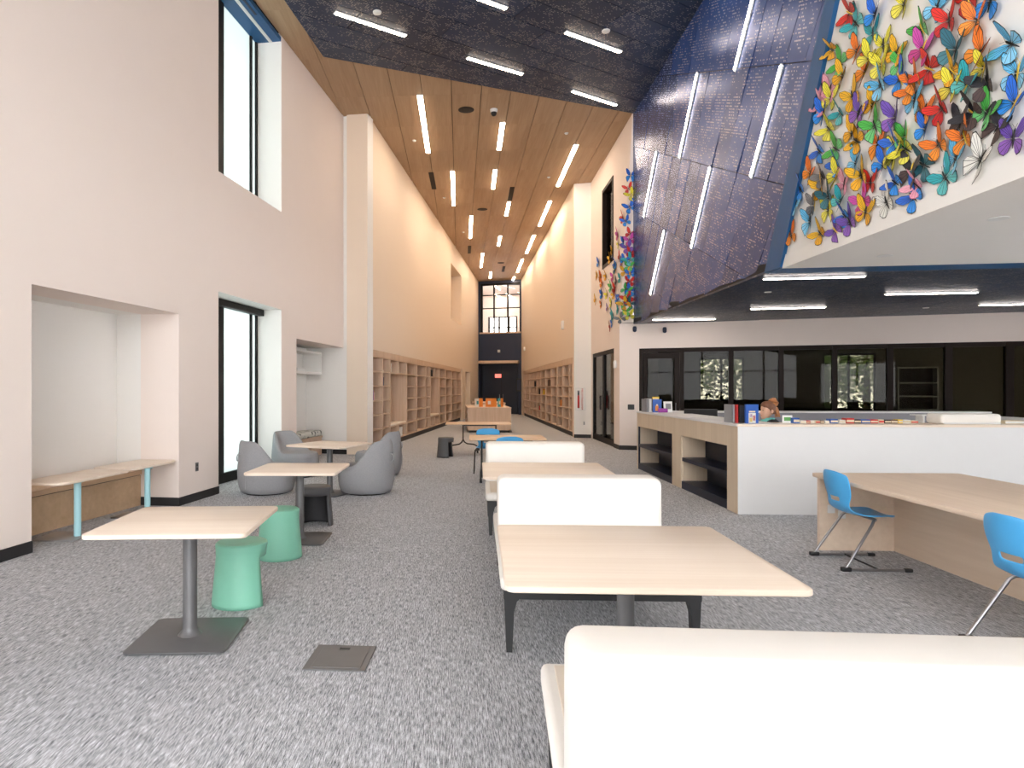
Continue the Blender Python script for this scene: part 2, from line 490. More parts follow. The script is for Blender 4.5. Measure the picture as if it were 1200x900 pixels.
# ------------------------------------------------------------------ left wall
nx0, nx1 = L1.px(37), L1.px(209.5); NZ = 2.55; ND = 0.9
w0, w1 = L1.px(256), L1.px(330)
a0 = L1.px(347.5); AZ = 2.52
UZ = 4.78
def s_at_y(fr, y): return (y - fr.a.y) / fr.d.y
near_w = [(s_at_y(L1, -5.6), s_at_y(L1, -3.2)), (s_at_y(L1, 0.2), s_at_y(L1, 2.8))]
ops = [(nx0, nx1, -1, NZ), (w0, w1, -1, 3.0), (w0, w1, UZ, 9), (a0, L1.L + 1, -1, AZ)]
for a, b in near_w: ops += [(a, b, -1, 3.0), (a, b, UZ, 9)]
wall('wall_left', L1, 0, L1.L, 0, ZC + .1, TH, 'paint', ops)
# niche shell
m = MB()
m.box(nx0 - .12, nx1 + .12, ND, ND + .12, 0, NZ + .12)
m.box(nx0 - .12, nx0, TH, ND, 0, NZ + .12); m.box(nx1, nx1 + .12, TH, ND, 0, NZ + .12)
m.box(nx0, nx1, TH, ND, NZ, NZ + .12)
struct(in_frame(L1, m, 'wall_niche', 'paint_white'))
# seating alcove shell
AD = 0.96
m = MB()
m.box(a0 - .12, L1.L + .6, AD, AD + .12, 0, AZ + .12)
m.box(a0 - .12, a0, TH, AD, 0, AZ + .12); m.box(a0, L1.L + .6, TH, AD, AZ, AZ + .12)
struct(in_frame(L1, m, 'wall_alcove', 'paint_white'))
# pier
wall('wall_pier_left', PL, 0, PL.L, 0, ZC + .1, 0.35, 'paint_white')

def skirting(name, fr, runs, h=0.11, t=0.014):
    m = MB()
    for a, b in runs: m.box(a, b, -t, 0.001, 0.0, h)
    struct(in_frame(fr, m, name, 'black_base'))
skirting('baseboard_left', L1, [(0, near_w[0][0]), (near_w[0][1], near_w[1][0]), (near_w[1][1], nx0), (nx1, w0), (w1, a0)])
m = MB().box(nx1 - .014, nx1 + .001, -0.014, ND, 0, .11)
struct(in_frame(L1, m, 'baseboard_niche', 'black_base'))
skirting('baseboard_pier', PL, [(0.2, PL.L + .014)])

# tall windows of the left wall: frame, panes, blind box
def tall_window(n, a, b, z0, z1, upper, pane='glass_frost'):
    root = struct(thing('window_%d' % n, 'tall window in a deep white reveal', 'window', L1.pt(0), L1.rz)); del root['category']
    f = 0.06; t = TH - 0.09
    zz1 = z1 - .10
    for x in (a, a + (b - a) * 0.88, b - f):
        MB().box(x, x + f, t, t + .07, z0, zz1).build('mullion', 'frame_black', root)
    if n <= 2:
        fo_ = L1.off(t); c0, c1 = fo_.px(256.5), fo_.px(262.5)
        MB().box(c0, c1, t, t + .07, z0, zz1).build('mullion', 'frame_black', root)
    MB().box(a, b, t - .01, t + .08, z0, z0 + (.02 if upper else .16)).build('window_sill', 'frame_black', root)
    MB().box(a, b, t - .03, t + .09, zz1, z1).build('window_head', 'frame_black' if not upper else 'blue_trim', root)
    MB().box(a + f, b - f, t + .03, t + .04, z0 + .02, zz1).build('pane', pane, root)
    if not upper:
        MB().box(a + .02, b - .02, t - .13, t - .03, z1 - .12, z1 - .01).build('blind_box', 'frame_black', root)
    else:
        MB().box(a, b, .01, t - .03, z1 - .1, z1 - .02).build('window_soffit', 'blue_trim', root)
        MB().box(a, b, .17, .23, z1 - .11, z1 - .099).build('light_slot', 'white_plastic', root)
        MB().box(a + .5, b - .9, .06, .10, z1 - .108, z1 - .099).build('air_slot', 'navy_paint', root)
k = 1
for a, b in [(w0, w1)] + near_w:
    pn = 'glass_frost' if k == 1 else 'glass_clear'
    tall_window(k, a, b, 0, 3.0, False, pn); tall_window(k + 1, a, b, UZ, ZC, True, pn); k += 2
# white reveals lining the window openings
for a, b in [(w0, w1)]:
    for z0, z1 in ((0, 3.0), (UZ, ZC - .1)):
        m = MB().box(b - .006, b + .002, 0.004, TH - .1, z0, z1)
        m.box(a - .002, a + .006, 0.004, TH - .1, z0, z1)
        if z0 == 0: m.box(a, b, 0.004, TH - .1, z1 - .006, z1)
        struct(in_frame(L1, m, 'trim_%d' % (1 if z0 == 0 else 2), 'paint_white'))

# ------------------------------------------------------------------ hall walls
bk0, bk1 = L2.px(434.5), L2.px(541.5); BKZ = 2.5
dr0, dr1 = L2.px(545.5), L2.px(551)
hn = (L2.px(528.4), L2.px(540.6), L2.z(529, 373.3), L2.z(528.4, 308))
wall('wall_hall_left', L2, 0, L2.L + .3, 0, ZC + .1, 0.5, 'paint_hall',
     [(bk0, bk1, -1, BKZ), (dr0, dr1, -1, 2.42), hn])
wall('wall_hall_left_backing', L2, .4, L2.L + .3, 0, ZC + .1, 0.1, 'paint_hall', t0=0.5)
rk0, rk1 = R2.px(613.2), R2.px(671.0); RKZ = 2.55
wall('wall_hall_right', R2, -.3, R2.L, 0, ZC + .1, 0.5, 'paint_hall', [(rk0, rk1, -1, RKZ)])
wall('wall_hall_right_backing', R2, -.3, R2.L - .2, 0, ZC + .1, 0.1, 'paint_hall', t0=0.5)
wall('wall_pier_right', PR, 0, PR.L, 0, ZC + .1, 0.35, 'paint_white')
skirting('baseboard_pier_right', PR, [(0, PR.L)])

# end wall with the clerestory and the recessed door
ew_z0 = EW.z(575, 390); ew_z1 = EW.z(575, 332.5)
ds = EW.z(580, 426)
gx0, gx1 = EW.px(563), EW.px(609.5)
dx0, dx1 = EW.px(562), EW.px(607.5)
wall('wall_end', EW, -.4, EW.L + .4, 0, ZC + .1, 0.25, 'navy_paint', [(gx0, gx1, ew_z0, ew_z1), (dx0, dx1, -1, ds)])
m = MB().box(dx0 - .1, dx1 + .1, .75, .85, 0, ds + .2)
m.box(dx0 - .1, dx0, .25, .8, 0, ds + .2); m.box(dx1, dx1 + .1, .25, .8, 0, ds + .2)
struct(in_frame(EW, m, 'wall_end_recess', 'navy_door'))
m = MB().box(dx0 - .05, dx1 + .05, -.35, .8, ds, ds + .16)
struct(in_frame(EW, m, 'trim_3', 'shelf_wood'))
door = struct(in_frame(EW, MB().box((dx0 + dx1) / 2 - 1.0, (dx0 + dx1) / 2 + 1.0, .70, .75, 0, ds - .15), 'door_1', 'navy_door'))
xm = (dx0 + dx1) / 2
MB().box(xm - .008, xm + .008, .694, .70, 0.02, ds - .17).build('door_gap', 'dark_backing', door)
for sx in (-.12, .09): MB().rbox(xm + sx, xm + sx + .03, .65, .70, .9, 1.2, .01).build('door_handle', 'steel', door)
sg = EW.px(577.5)
tag(in_frame(EW, MB().rbox(sg - .02, sg + .36, .64, .70, EW.z(579, 442.5), EW.z(579, 438), .01), 'notice_sign', 'exit_red'),
    'small red sign on the dark navy doors at the hall end', 'sign')
cw = struct(thing('window_9', 'clerestory window above the navy wall', 'window', EW.pt(0), EW.rz)); del cw['category']
def ez(py): return EW.z(585, py)
for px, wd in ((563, .12), (577.9, .08), (594.0, .08), (608.8, .12)):
    s = EW.px(px); MB().box(s, s + wd, 0.02, .16, ew_z0, ew_z1).build('mullion', 'frame_black', cw)
for py in (345.5, 361): 
    MB().box(gx0, gx1, 0.06, .12, ez(py) - .03, ez(py) + .03).build('transom', 'frame_black', cw)
MB().box(gx0 - .05, gx1 + .05, -.03, .18, ew_z0 - .06, ew_z0 + .03).build('window_sill', 'shelf_wood', cw)
MB().box(gx0, gx1, -.0, .18, ew_z1 - .1, ew_z1 + .02).build('window_head', 'frame_black', cw)
for a, b in ((563, 577.9), (577.9, 594), (594, 609.3)):
    MB().box(EW.px(a) + .05, EW.px(b), .085, .095, ew_z0, ew_z1).build('pane', 'glass_clear', cw)
# upper room beyond the clerestory
UPL = []
ur = MB()
zf = ew_z0 - .9
ur.box(-4, 8, .3, 11, zf - .2, zf)
ur.box(-4, 8, .3, 11, ZC + .35, ZC + .5)
ur.box(-4.1, -3.9, .3, 11, zf, ZC + .4); ur.box(7.9, 8.1, .3, 11, zf, ZC + .4)
struct(in_frame(EW, ur, 'wall_upper_room', 'paint'))
wall('wall_upper_back', EW, -4, 8, zf, ZC + .4, .2, 'paint', [(-1.75, .42, zf + .1, zf + 2.9)], t0=9.5)
ub = struct(thing('window_10', 'tall window of the upper room', 'window', EW.pt(0), EW.rz)); del ub['category']
for x in (-1.75, -.98, -.24, .34): MB().box(x, x + .14, 9.5, 9.6, zf + .1, zf + 2.9).build('mullion', 'frame_black', ub)
for z in (zf + .1, zf + 1.55, zf + 2.05, zf + 2.82): MB().box(-1.75, .42, 9.5, 9.6, z, z + .08).build('transom', 'frame_black', ub)
MB().box(-1.75, .42, 9.56, 9.57, zf + .1, zf + 2.9).build('pane', 'glass_clear', ub)

for a, b in (((579.5, 334.5), (585.5, 339)), ((580.5, 344.5), (591.5, 351.5)), ((568.5, 350), (576.5, 355.5)), ((595, 360.5), (601.5, 364)), ((594, 344), (600, 349))):
    UPL.append((a, b))
# ------------------------------------------------------------------ right wall, corner, reception window wall
gd0, gd1 = R1.px(694), R1.px(719.5); GDZ = 2.62
tw = (R1.px(706.3), R1.px(719), 4.95, 7.2)
s726 = R1.px(726)
wall('wall_right', R1, 0, s726, 0, ZC + .1, 0.3, 'paint', [(gd0, gd1, -1, GDZ), tw])
A = R1.pt(s726, 0, ZL + .02); B = R1.pt(s726, 0, ZC + .1); C = Vector((T1.x, T1.y, ZC + .1)); D = P(742, 380, ZL)
D = Vector((D.x, D.y, ZL + .02))
off = Vector((R1.n.x, R1.n.y, 0)) * .12
m = MB().hull([A, B, C], [A + off, B + off, C + off])
m.hull([A, C, D], [A + Vector((.05, .15, 0)), C + Vector((.1, .1, 0)), D + Vector((.05, .15, 0))])
struct(m.build('wall_right_upper', 'paint'))
skirting('baseboard_right', R1, [(gd1, s726 + .014)])
wall('wall_reception', WW, 0, ww_len, 0, ZL + .2, 0.25, 'paint', [(WW.px(749), ww_len - .4, -1, WW.z(750, 408.4))])
skirting('baseboard_reception', WW, [(0, WW.px(749))])
wz = WW.z(750, 408.4)

# glazed storefront
sf = struct(thing('window_11', 'dark framed glazed partition behind the reception', 'window', WW.pt(0), WW.rz)); del sf['category']
sW0, sW1 = WW.px(749), ww_len - .4
MB().box(sW0, sW1, .02, .14, wz - .10, wz).build('window_head', 'frame_brown', sf)
MB().box(sW0, sW1, .02, .14, 0, .12).build('window_sill', 'frame_brown', sf)
edges = [(749, 753), (797, 801.5), (854, 859.5), (912.7, 918.5), (975.4, 981.5), (1040, 1047), (1108, 1116.6), (1179, 1188.5), (1262, 1272)]
for a, b in edges:
    MB().box(WW.px(a), WW.px(b), .0, .15, 0.0, wz - .02).build('mullion', 'frame_brown', sf)
for i in range(1, len(edges) - 1):
    MB().box(WW.px(edges[i][1]), WW.px(edges[i + 1][0]), .07, .082, .1, wz - .09).build('pane', 'glass_dark', sf)
MB().box(WW.px(edges[-1][1]), sW1, .07, .082, .1, wz - .09).build('pane', 'glass_dark', sf)
dl = struct(thing('door_2', 'brown framed glass office door', 'door', WW.pt(0), WW.rz)); del dl['category']
d0, d1 = WW.px(753.5), WW.px(796.5)
e0, e1_ = WW.px(758), WW.px(790.5)
for a, b in ((d0, e0), (e1_, d1)): MB().box(a, b, .04, .10, .02, wz - .11).build('door_stile', 'frame_brown', dl)
for a, b in ((.02, .3), (wz - .26, wz - .11)): MB().box(e0, e1_, .04, .10, a, b).build('door_rail', 'frame_brown', dl)
MB().box(e0, e1_, .065, .077, .3, wz - .26).build('pane', 'glass_dark', dl)
MB().tube([WW.pt(0).to_3d() * 0 + Vector((e1_ + .03, -.04, .9)), Vector((e1_ + .03, -.04, 1.2))], .012).build('door_handle', 'steel', dl)

# glass double door in the right wall
gd = struct(thing('door_3', 'black framed glass double door in the right wall', 'door', R1.pt(0), R1.rz)); del gd['category']
gm = (gd0 + gd1) / 2
for a, b in ((gd0, gd0 + .12), (gm - .1, gm + .1), (gd1 - .08, gd1)): MB().box(a, b, .02, .12, 0, GDZ).build('door_stile', 'frame_black', gd)
MB().box(gd0, gd1, .02, .12, GDZ - .1, GDZ).build('door_head', 'frame_black', gd)
MB().box(gd0, gd1, .02, .12, 0, .16).build('door_rail', 'frame_black', gd)
for a, b in ((gd0 + .12, gm - .1), (gm + .1, gd1 - .08)): MB().box(a, b, .06, .07, .16, GDZ - .1).build('pane', 'glass_door', gd)
for s in (-.06, .06): MB().tube([(gm + s, -.05, .95), (gm + s, -.05, 1.35)], .016).build('door_handle', 'black_plastic', gd)
m = MB().box(gd0 - .1, gd1 + .1, 1.0, 1.1, 0, 3.0).box(gd0 - .1, gd1 + .1, .3, 1.0, 2.9, 3.0)
m.box(gd0 - .2, gd0 - .1, .3, 1.1, 0, 3.0).box(gd1 + .1, gd1 + .2, .3, 1.1, 0, 3.0)
struct(in_frame(R1, m, 'wall_side_room', 'paint'))
# tall upper window of the right wall
tn = struct(thing('window_12', 'tall dark framed upper window', 'window', R1.pt(0), R1.rz)); del tn['category']
f = .09
for a, b in ((tw[0], tw[0] + f), (tw[1] - f, tw[1])): MB().box(a, b, -.02, .2, tw[2], tw[3]).build('mullion', 'frame_brown', tn)
for a, b in ((tw[2], tw[2] + f), (tw[3] - f, tw[3])): MB().box(tw[0], tw[1], -.02, .2, a, b).build('transom', 'frame_brown', tn)
MB().box(tw[0] + f, tw[1] - f, .1, .11, tw[2] + f, tw[3] - f).build('pane', 'glass_door', tn)
m = MB().box(tw[0] - .5, tw[1] + .5, 1.6, 1.7, 4.5, 7.8).box(tw[0] - .5, tw[1] + .5, .3, 1.6, 4.4, 4.5).box(tw[0] - .5, tw[1] + .5, .3, 1.6, 7.7, 7.8)
m.box(tw[0] - .6, tw[0] - .5, .3, 1.7, 4.4, 7.8).box(tw[1] + .5, tw[1] + .6, .3, 1.7, 4.4, 7.8)
struct(in_frame(R1, m, 'wall_upper_side_room', 'office_wall'))

# ------------------------------------------------------------------ leaning perforated wall and butterfly wall
B1 = P(742, 380, ZL); B2 = P(898, 320, ZL)
e1 = (B2 - B1).normalized()
nrm = e1.cross(T1 - B1).normalized()
e2 = nrm.cross(e1)
if e2.z < 0: e2 = -e2
if nrm.x > 0: nrm = -nrm
def ray_uv(px, py):
    d = Vector(((px - PX0) / FPX, 1, (HORIZON - py) / FPX)); c = Vector((0, 0, CAMH))
    t = (B1 - c).dot(nrm) / d.dot(nrm); q = c + d * t - B1
    return Vector((q.dot(e1), q.dot(e2)))
def lean(u, v, h=0.0): return B1 + e1 * u + e2 * v + nrm * h
VT = (ZC + .1 - ZL) / e2.z
uT = (T1 - B1).dot(e1)
pe0 = ray_uv(898, 320); pe1 = ray_uv(970, 0); pd = (pe1 - pe0) / (pe1.y - pe0.y)
te0 = ray_uv(917, 311); te1 = ray_uv(982, 0); td = (te1 - te0) / (te1.y - te0.y)
def pedge(v): return pe0 + pd * (v - pe0.y)
def tedge(v): return te0 + td * (v - te0.y)
def slab3(name, poly, h0, h1, mat, parent=None, uv=None):
    m = MB().hull([lean(u, v, h0) for u, v in poly], [lean(u, v, h1) for u, v in poly])
    return m.build(name, mat, parent, uv=uv)
pw = slab3('wall_perforated', [(0, 0), (tedge(0).x, 0), (tedge(VT).x, VT), (uT, VT)], -.30, -.03, 'dark_backing')
struct(pw, 'leaning wall clad in dark blue perforated metal panels')
bw = slab3('wall_butterflies', [(tedge(0).x - .02, 0), (25, 0), (25, VT), (tedge(VT).x - .02, VT)], -.30, -.02, 'paint_white')
struct(bw, 'leaning white wall covered in butterflies')
tr = slab3('trim_4', [(pedge(0).x, 0), (tedge(0).x, 0), (tedge(VT).x, VT), (pedge(VT).x, VT)], -.029, .03, 'blue_trim')
struct(tr)
# metal panels in a slanted grid
da = Vector((.731, .682)); db = Vector((.916, -.40))
cal = Vector((pe1 - pe0)).normalized(); ncl = Vector((-cal.y, cal.x))     # keeps the left of the trim edge
cl = Vector((uT, VT)).normalized(); ncr = Vector((cl.y, -cl.x))
g = 0.006
rp = random.Random(5)
for ia in range(-8, 16):
    for ib in range(-14, 26):
        al0, al1 = 3.02 + 1.575 * (ia - 4) , 3.02 + 1.575 * (ia - 3)
        be0, be1 = -.49 + .523 * (ib - 5), -.49 + .523 * (ib - 4)
        poly = [da * a + db * b for a, b in ((al0 + g, be0 + g), (al0 + g, be1 - g), (al1 - g, be1 - g), (al1 - g, be0 + g))]
        poly = [(p.x, p.y) for p in poly]
        if area(poly) < 0: poly.reverse()
        for p, n in ((Vector((0, 0.004)), Vector((0, 1))), (Vector((0, VT - .1)), Vector((0, -1))), (pe0, ncl), (Vector((0, 0)), ncr)):
            poly = clip(poly, p, n)
            if len(poly) < 3: break
        if len(poly) < 3 or abs(area(poly)) < .004: continue
        uvs = []
        for u, v in poly: uvs.append((u * .916 - v * .40, u * .40 + v * .916))
        tx, ty = rp.uniform(-.009, .009), rp.uniform(-.009, .009)
        mu = sum(q[0] for q in poly) / len(poly); mv = sum(q[1] for q in poly) / len(poly)
        MB().hull([lean(u, v, -.029) for u, v in poly], [lean(u, v, -.004 + (u - mu) * tx + (v - mv) * ty) for u, v in poly]).build('metal_panel', 'perf_wall', pw, uv=uvs + uvs)

def lamp(name, label, cat, a, b, width, normal, group, mat='led', depth=.03):
    """slim linear lamp between two points on a surface: housing and glowing diffuser"""
    a = Vector(a); b = Vector(b); nn = Vector(normal).normalized()
    ax = (b - a).normalized(); sd = nn.cross(ax).normalized(); L = (b - a).length
    M = Matrix((ax, sd, nn)).transposed().to_4x4(); M.translation = a
    r = bpy.data.objects.new(name, None); COL.objects.link(r); r.matrix_world = M; r.empty_display_size = .1
    tag(r, label, cat, group)
    h = width / 2
    MB().box(-.015, L + .015, -h - .012, h + .012, -.004, depth * .6).build('housing', 'white_plastic', r)
    MB().rbox(0, L, -h, h, depth * .3, depth, min(.008, depth * .2), 1).build('diffuser', mat, r)
    return r
for (a, b) in [((883, 0), (862, 82)), ((917, 77), (881, 207)), ((818, 86), (797, 184)), ((770, 178), (755, 254)), ((833, 196), (811, 290)), ((779, 271), (763, 345))]:
    ua, ub_ = ray_uv(*a), ray_uv(*b)
    if a[1] == 0: ua = ub_ + (ua - ub_).normalized() * 1.62
    lamp('wall_light', 'slim white linear light set slanting in the leaning blue perforated wall', 'light',
         lean(ua.x, ua.y, .001), lean(ub_.x, ub_.y, .001), .05, nrm, 'linear lights on the leaning perforated wall', 'led_blue')

# ------------------------------------------------------------------ low ceiling over the reception
far_w = WW.pt(ww_len)
dk = [(B1.x, B1.y), (B2.x, B2.y), (13.6, B2.y - 1.27), (13.6, far_w.y), (_c.x, _c.y)]
lc = MB().prism([(x, y) for x, y in dk], ZL + .03, ZL + .2)
lc = struct(lc.build('ceiling_reception', 'dark_backing'), 'low dark perforated ceiling over the reception')
wd = Vector((1, -.14)).normalized(); wn = Vector((-wd.y, wd.x))
for i in range(0, 12):
    for j in range(-1, 5):
        o = Vector((B2.x, B2.y)) + wd * (j * 2.4 + (.8 if i % 2 else 0) - 1.2) + wn * (i * .75)
        poly = [o + wd * g, o + wd * (2.4 - g), o + wd * (2.4 - g) + wn * (.75 - g), o + wd * g + wn * (.75 - g)]
        poly = [(p.x, p.y) for p in poly]
        edge = (Vector((B1.x, B1.y)) - Vector((B2.x, B2.y))).normalized()
        for p, n in ((Vector((B2.x, B2.y)), Vector((edge.y, -edge.x))), (Vector((WW.pt(0).x, WW.pt(0).y)), -WW.n), (Vector((13.5, 0)), Vector((-1, 0)))):
            poly = clip(poly, p, n)
            if len(poly) < 3: break
        if len(poly) < 3 or abs(area(poly)) < .02: continue
        uvs = [(x, y) for x, y in poly]
        MB().prism(poly, ZL, ZL + .03).build('metal_panel', 'perf_ceiling', lc, uv=uvs + uvs)
bb = MB().prism([(lean(tedge(0).x, 0).x, lean(tedge(0).x, 0).y), (13.6, 7.6), (13.6, B2.y - 1.27), (B2.x, B2.y)], ZL - .01, ZL + .2)
struct(bb.build('trim_5', 'blue_trim'))
q0 = lean(tedge(0).x, 0); q1 = lean(25, 0)
so = MB().prism([(q1.x, q1.y), (13.6, q1.y), (13.6, 7.6), (q0.x, q0.y)], ZL - .02, ZL + .15)
struct(so.build('ceiling_soffit', 'paint_white'), 'white soffit under the butterfly wall')
for a, b in (((895, 325.5), (1013, 322.5)), ((1038, 343.5), (1145, 341.5)), ((880, 361), (967, 359)), ((765, 374), (838, 373)), ((1148, 356.5), (1245, 354.5)),
             ((1235, 327), (1400, 322))):
    lamp('ceiling_light', 'slim white linear light in the low dark ceiling over the reception', 'light', P(*a, ZL), P(*b, ZL), .06, (0, 0, -1), 'linear lights over the reception', 'led_blue')
for px, py, r in ((1037, 299.5, .085), (1170, 256, .085)):
    p = P(px, py, ZL - .02)
    t = thing('downlight', 'small round recessed downlight in the white soffit', 'light', (p.x, p.y, ZL - .02), 0, 'downlights in the white soffit')
    MB().lathe([(r, -.006), (r, .0), (r * .8, .0), (r * .8, -.004)], 20).build('ring', 'white_plastic', t, 40)
    MB().lathe([(r * .78, -.004), (r * .78, -.001)], 20).build('lens', 'spot', t)
for px, py in ((900, 342), (810, 371.5), (1085, 360.5)):
    p = P(px, py, ZL)
    o = MB().lathe([(.05, -.012), (.06, -.004), (.06, .0)], 16).build('sprinkler_cover', 'white_plastic', loc=(p.x, p.y, ZL))
    tag(o, 'small white disc in the low dark ceiling over the reception', 'sprinkler', 'white discs in the low ceiling')

# ------------------------------------------------------------------ high ceilings
D0 = P(378.5, 63.5, ZC); D1 = P(742, 130.5, ZC); E0 = P(335, 0, ZC)
cs = MB().box(-7, 9, -7.2, 42, ZC + .06, ZC + .25)
wood_c = struct(cs.build('ceiling', 'dark_backing'), 'oak panelled ceiling of the hall')
dv = Vector((D1.x - D0.x, D1.y - D0.y)).normalized(); dn = Vector((-dv.y, dv.x))        # towards the hall
lv = Vector((L1.d.x, L1.d.y)); ln = Vector((-lv.y, lv.x))                               # towards the left wall
D0v = Vector((D0.x, D0.y))
sl = .0175; ZP = ZC
pw_ = .645; pl_ = 1.72
cross = -.06
gp = .006
def plank_poly(i, j):
    def pt(a, b):
        y = 13.84 + b + a * cross
        return (.067 + a + sl * (y - 13.84), y)
    a0_, a1_ = i * pw_ + gp, (i + 1) * pw_ - gp
    b0_, b1_ = .76 + j * pl_ + gp * .3, .76 + (j + 1) * pl_ - gp * .3
    return [pt(a0_, b0_), pt(a1_, b0_), pt(a1_, b1_), pt(a0_, b1_)]
for i in range(-14, 8):
    for j in range(-13, 16):
        base = plank_poly(i, j)
        cy = sum(p[1] for p in base) / 4; cx = sum(p[0] for p in base) / 4
        parts = []
        hallp = clip(base, D0v, dn)
        if len(hallp) > 2: parts.append(hallp)
        strip = clip(base, D0v, -dn)
        if len(strip) > 2: strip = clip(strip, D0v, ln)
        if len(strip) > 2: parts.append(strip)
        for poly in parts:
            if cy < 15.7: poly = clip(poly, L1.a, -L1.n)
            else: poly = clip(poly, L2.a, -L2.n)
            if len(poly) > 2: poly = clip(poly, EW.a, -EW.n)
            if len(poly) > 2:
                poly = clip(poly, R2.a, -R2.n) if cy > 20.6 else clip(poly, R1.a, -R1.n)
            if len(poly) < 3 or abs(area(poly)) < .01: continue
            MB().prism(poly, ZP, ZP + .06).build('ceiling_panel', 'ceiling_wood', wood_c)
# blue perforated ceiling
bl_poly = [(E0.x, E0.y), (D1.x, D1.y), (5.5, D1.y), (5.5, -7), (E0.x - L1.d.x / L1.d.y * (E0.y + 7), -7)]
bc = MB().prism([(D0.x, D0.y), (E0.x - L1.d.x / L1.d.y * (E0.y + 7), -7.0), (5.4, -7.0), (5.4, D1.y), (D1.x, D1.y)], ZC - .03, ZC + .06)
bc = struct(bc.build('ceiling_blue', 'navy_paint'), 'dark blue perforated metal ceiling')
ca = Vector((1.14, .70)).normalized(); cb = Vector((-ca.y, ca.x))
rw, rl = .60, 2.3
for i in range(-24, 26):
    for j in range(-8, 9):
        o = D0v + ca * (j * rl + (i % 3) * .77) + cb * (i * rw)
        poly = [o + ca * g + cb * g, o + ca * (rl - g) + cb * g, o + ca * (rl - g) + cb * (rw - g), o + ca * g + cb * (rw - g)]
        poly = [(p.x, p.y) for p in poly]
        for p, n in ((D0v + dn * -.012, -dn), (D0v - ln * .012, -ln), (Vector((0, -6.9)), Vector((0, 1))), (Vector((T1.x, T1.y)), Vector((-1, -.017)))):
            poly = clip(poly, p, n)
            if len(poly) < 3: break
        if len(poly) < 3 or abs(area(poly)) < .02: continue
        uvs = [(Vector(q).dot(ca), Vector(q).dot(cb)) for q in poly]
        MB().prism(poly, ZC - .055, ZC - .03).build('metal_panel', 'perf_ceiling', bc, uv=uvs + uvs)
ZB = ZC - .055
blue_l = [((393, 14), (475, 41)), ((548, 67), (612, 86)), ((663, 37), (727, 60)), ((671, 106), (722, 122.5))]
for a, b in blue_l:
    lamp('ceiling_light', 'slim white linear light set diagonally in the dark blue ceiling', 'light', P(*a, ZB), P(*b, ZB), .07, (0, 0, -1), 'diagonal lights in the blue ceiling')
for dx, dy in ((.6, 10.35), (3.0, 9.4), (-1.6, 8.2), (.9, 7.4), (-.6, 4.8), (2.2, 5.2), (-2.6, 2.4), (1.2, 2.0)):
    a = Vector((dx, dy, ZB)); b = a + Vector((ca.x, ca.y, 0)) * 1.36
    if (dx, dy) == (.6, 10.35): b = P(593, 9, ZB); a = b - Vector((ca.x, ca.y, 0)) * 1.36
    lamp('ceiling_light', 'slim white linear light set diagonally in the dark blue ceiling', 'light', a, b, .07, (0, 0, -1), 'diagonal lights in the blue ceiling')
hall_l = [((492, 111), (501.7, 178.3)), ((530.3, 200), (531.7, 240)), ((589, 143), (584.7, 174.7)), ((580.3, 198.3), (577.8, 220.5)),
          ((675.3, 169), (653.7, 217.5)), ((552.4, 252.4), (551, 278.7)), ((596.7, 236), (593, 252.4)), ((586.3, 276), (584, 287.7)),
          ((644.7, 235), (632.2, 264.4)), ((626, 275), (617, 296.3)), ((612.3, 303.3), (606.4, 318.7)), ((565.7, 296.4), (563.6, 313)),
          ((575.3, 318.3), (574.4, 325.7)), ((602.7, 324), (601, 328))]
for a, b in hall_l:
    lamp('ceiling_light', 'white linear light set lengthways in the oak hall ceiling', 'light', P(*a, ZC), P(*b, ZC), .11, (0, 0, -1), 'linear lights in the oak hall ceiling')
for a, b in UPL:
    a = P(*a, ZC + .35); b = P(*b, ZC + .35)
    lamp('ceiling_light', 'slim linear light in the upper room beyond the clerestory window', 'light', a, b, .12, (0, 0, -1), 'lights beyond the clerestory')
for px, py in ((546.3, 128.7), (565.3, 245.3), (587, 308)):
    p = P(px, py, ZC)
    t = thing('ceiling_speaker', 'round black speaker grille in the oak hall ceiling', 'speaker', (p.x, p.y, ZC), 0, 'round speakers in the hall ceiling')
    MB().lathe([(.155, -.012), (.17, -.008), (.17, 0)], 24).build('grille', 'speaker_black', t, 40)
    MB().lathe([(.175, -.006), (.185, -.003), (.185, 0)], 24).build('rim', 'slot_brown', t, 40)
for a, b in (((505, 202), (508.8, 221.7)), ((600.5, 219), (597.3, 235)), ((550.3, 288), (549.8, 297)), ((590.7, 312), (589.3, 318.4))):
    pa, pb = P(*a, ZC), P(*b, ZC)
    t = thing('air_diffuser', 'dark slotted air diffuser in the oak hall ceiling', 'vent', pa, math.atan2(pb.y - pa.y, pb.x - pa.x), 'air diffusers in the hall ceiling')
    L = (pb - pa).length
    MB().box(0, L, -.075, .075, -.006, .0).build('plate', 'slot_brown', t)
    for k in (-.05, -.017, .017, .05): MB().box(.02, L - .02, k - .006, k + .006, -.012, -.004).build('slat', 'speaker_black', t)
p = P(578.7, 128.3, ZC)
t = thing('security_camera', 'small white dome security camera under the oak hall ceiling', 'camera', (p.x, p.y, ZC))
MB().lathe([(.06, -.07), (.085, -.05), (.09, 0)], 20).build('mount', 'white_plastic', t, 40)
MB().lathe([(.01, -.155), (.04, -.145), (.062, -.115), (.066, -.07)], 20).build('dome', 'black_plastic', t, 60)
for px, py in ((663.8, 156), (643, 207.5), (485.5, 164.5), (520.5, 231.5), (543, 272)):
    p = P(px, py, ZC)
    tag(MB().lathe([(.035, -.03), (.045, -.012), (.055, 0)], 14).build('sprinkler', 'white_plastic', loc=(p.x, p.y, ZC), smooth=40),
        'tiny white sprinkler head in the oak hall ceiling', 'sprinkler', 'sprinklers in the hall ceiling')
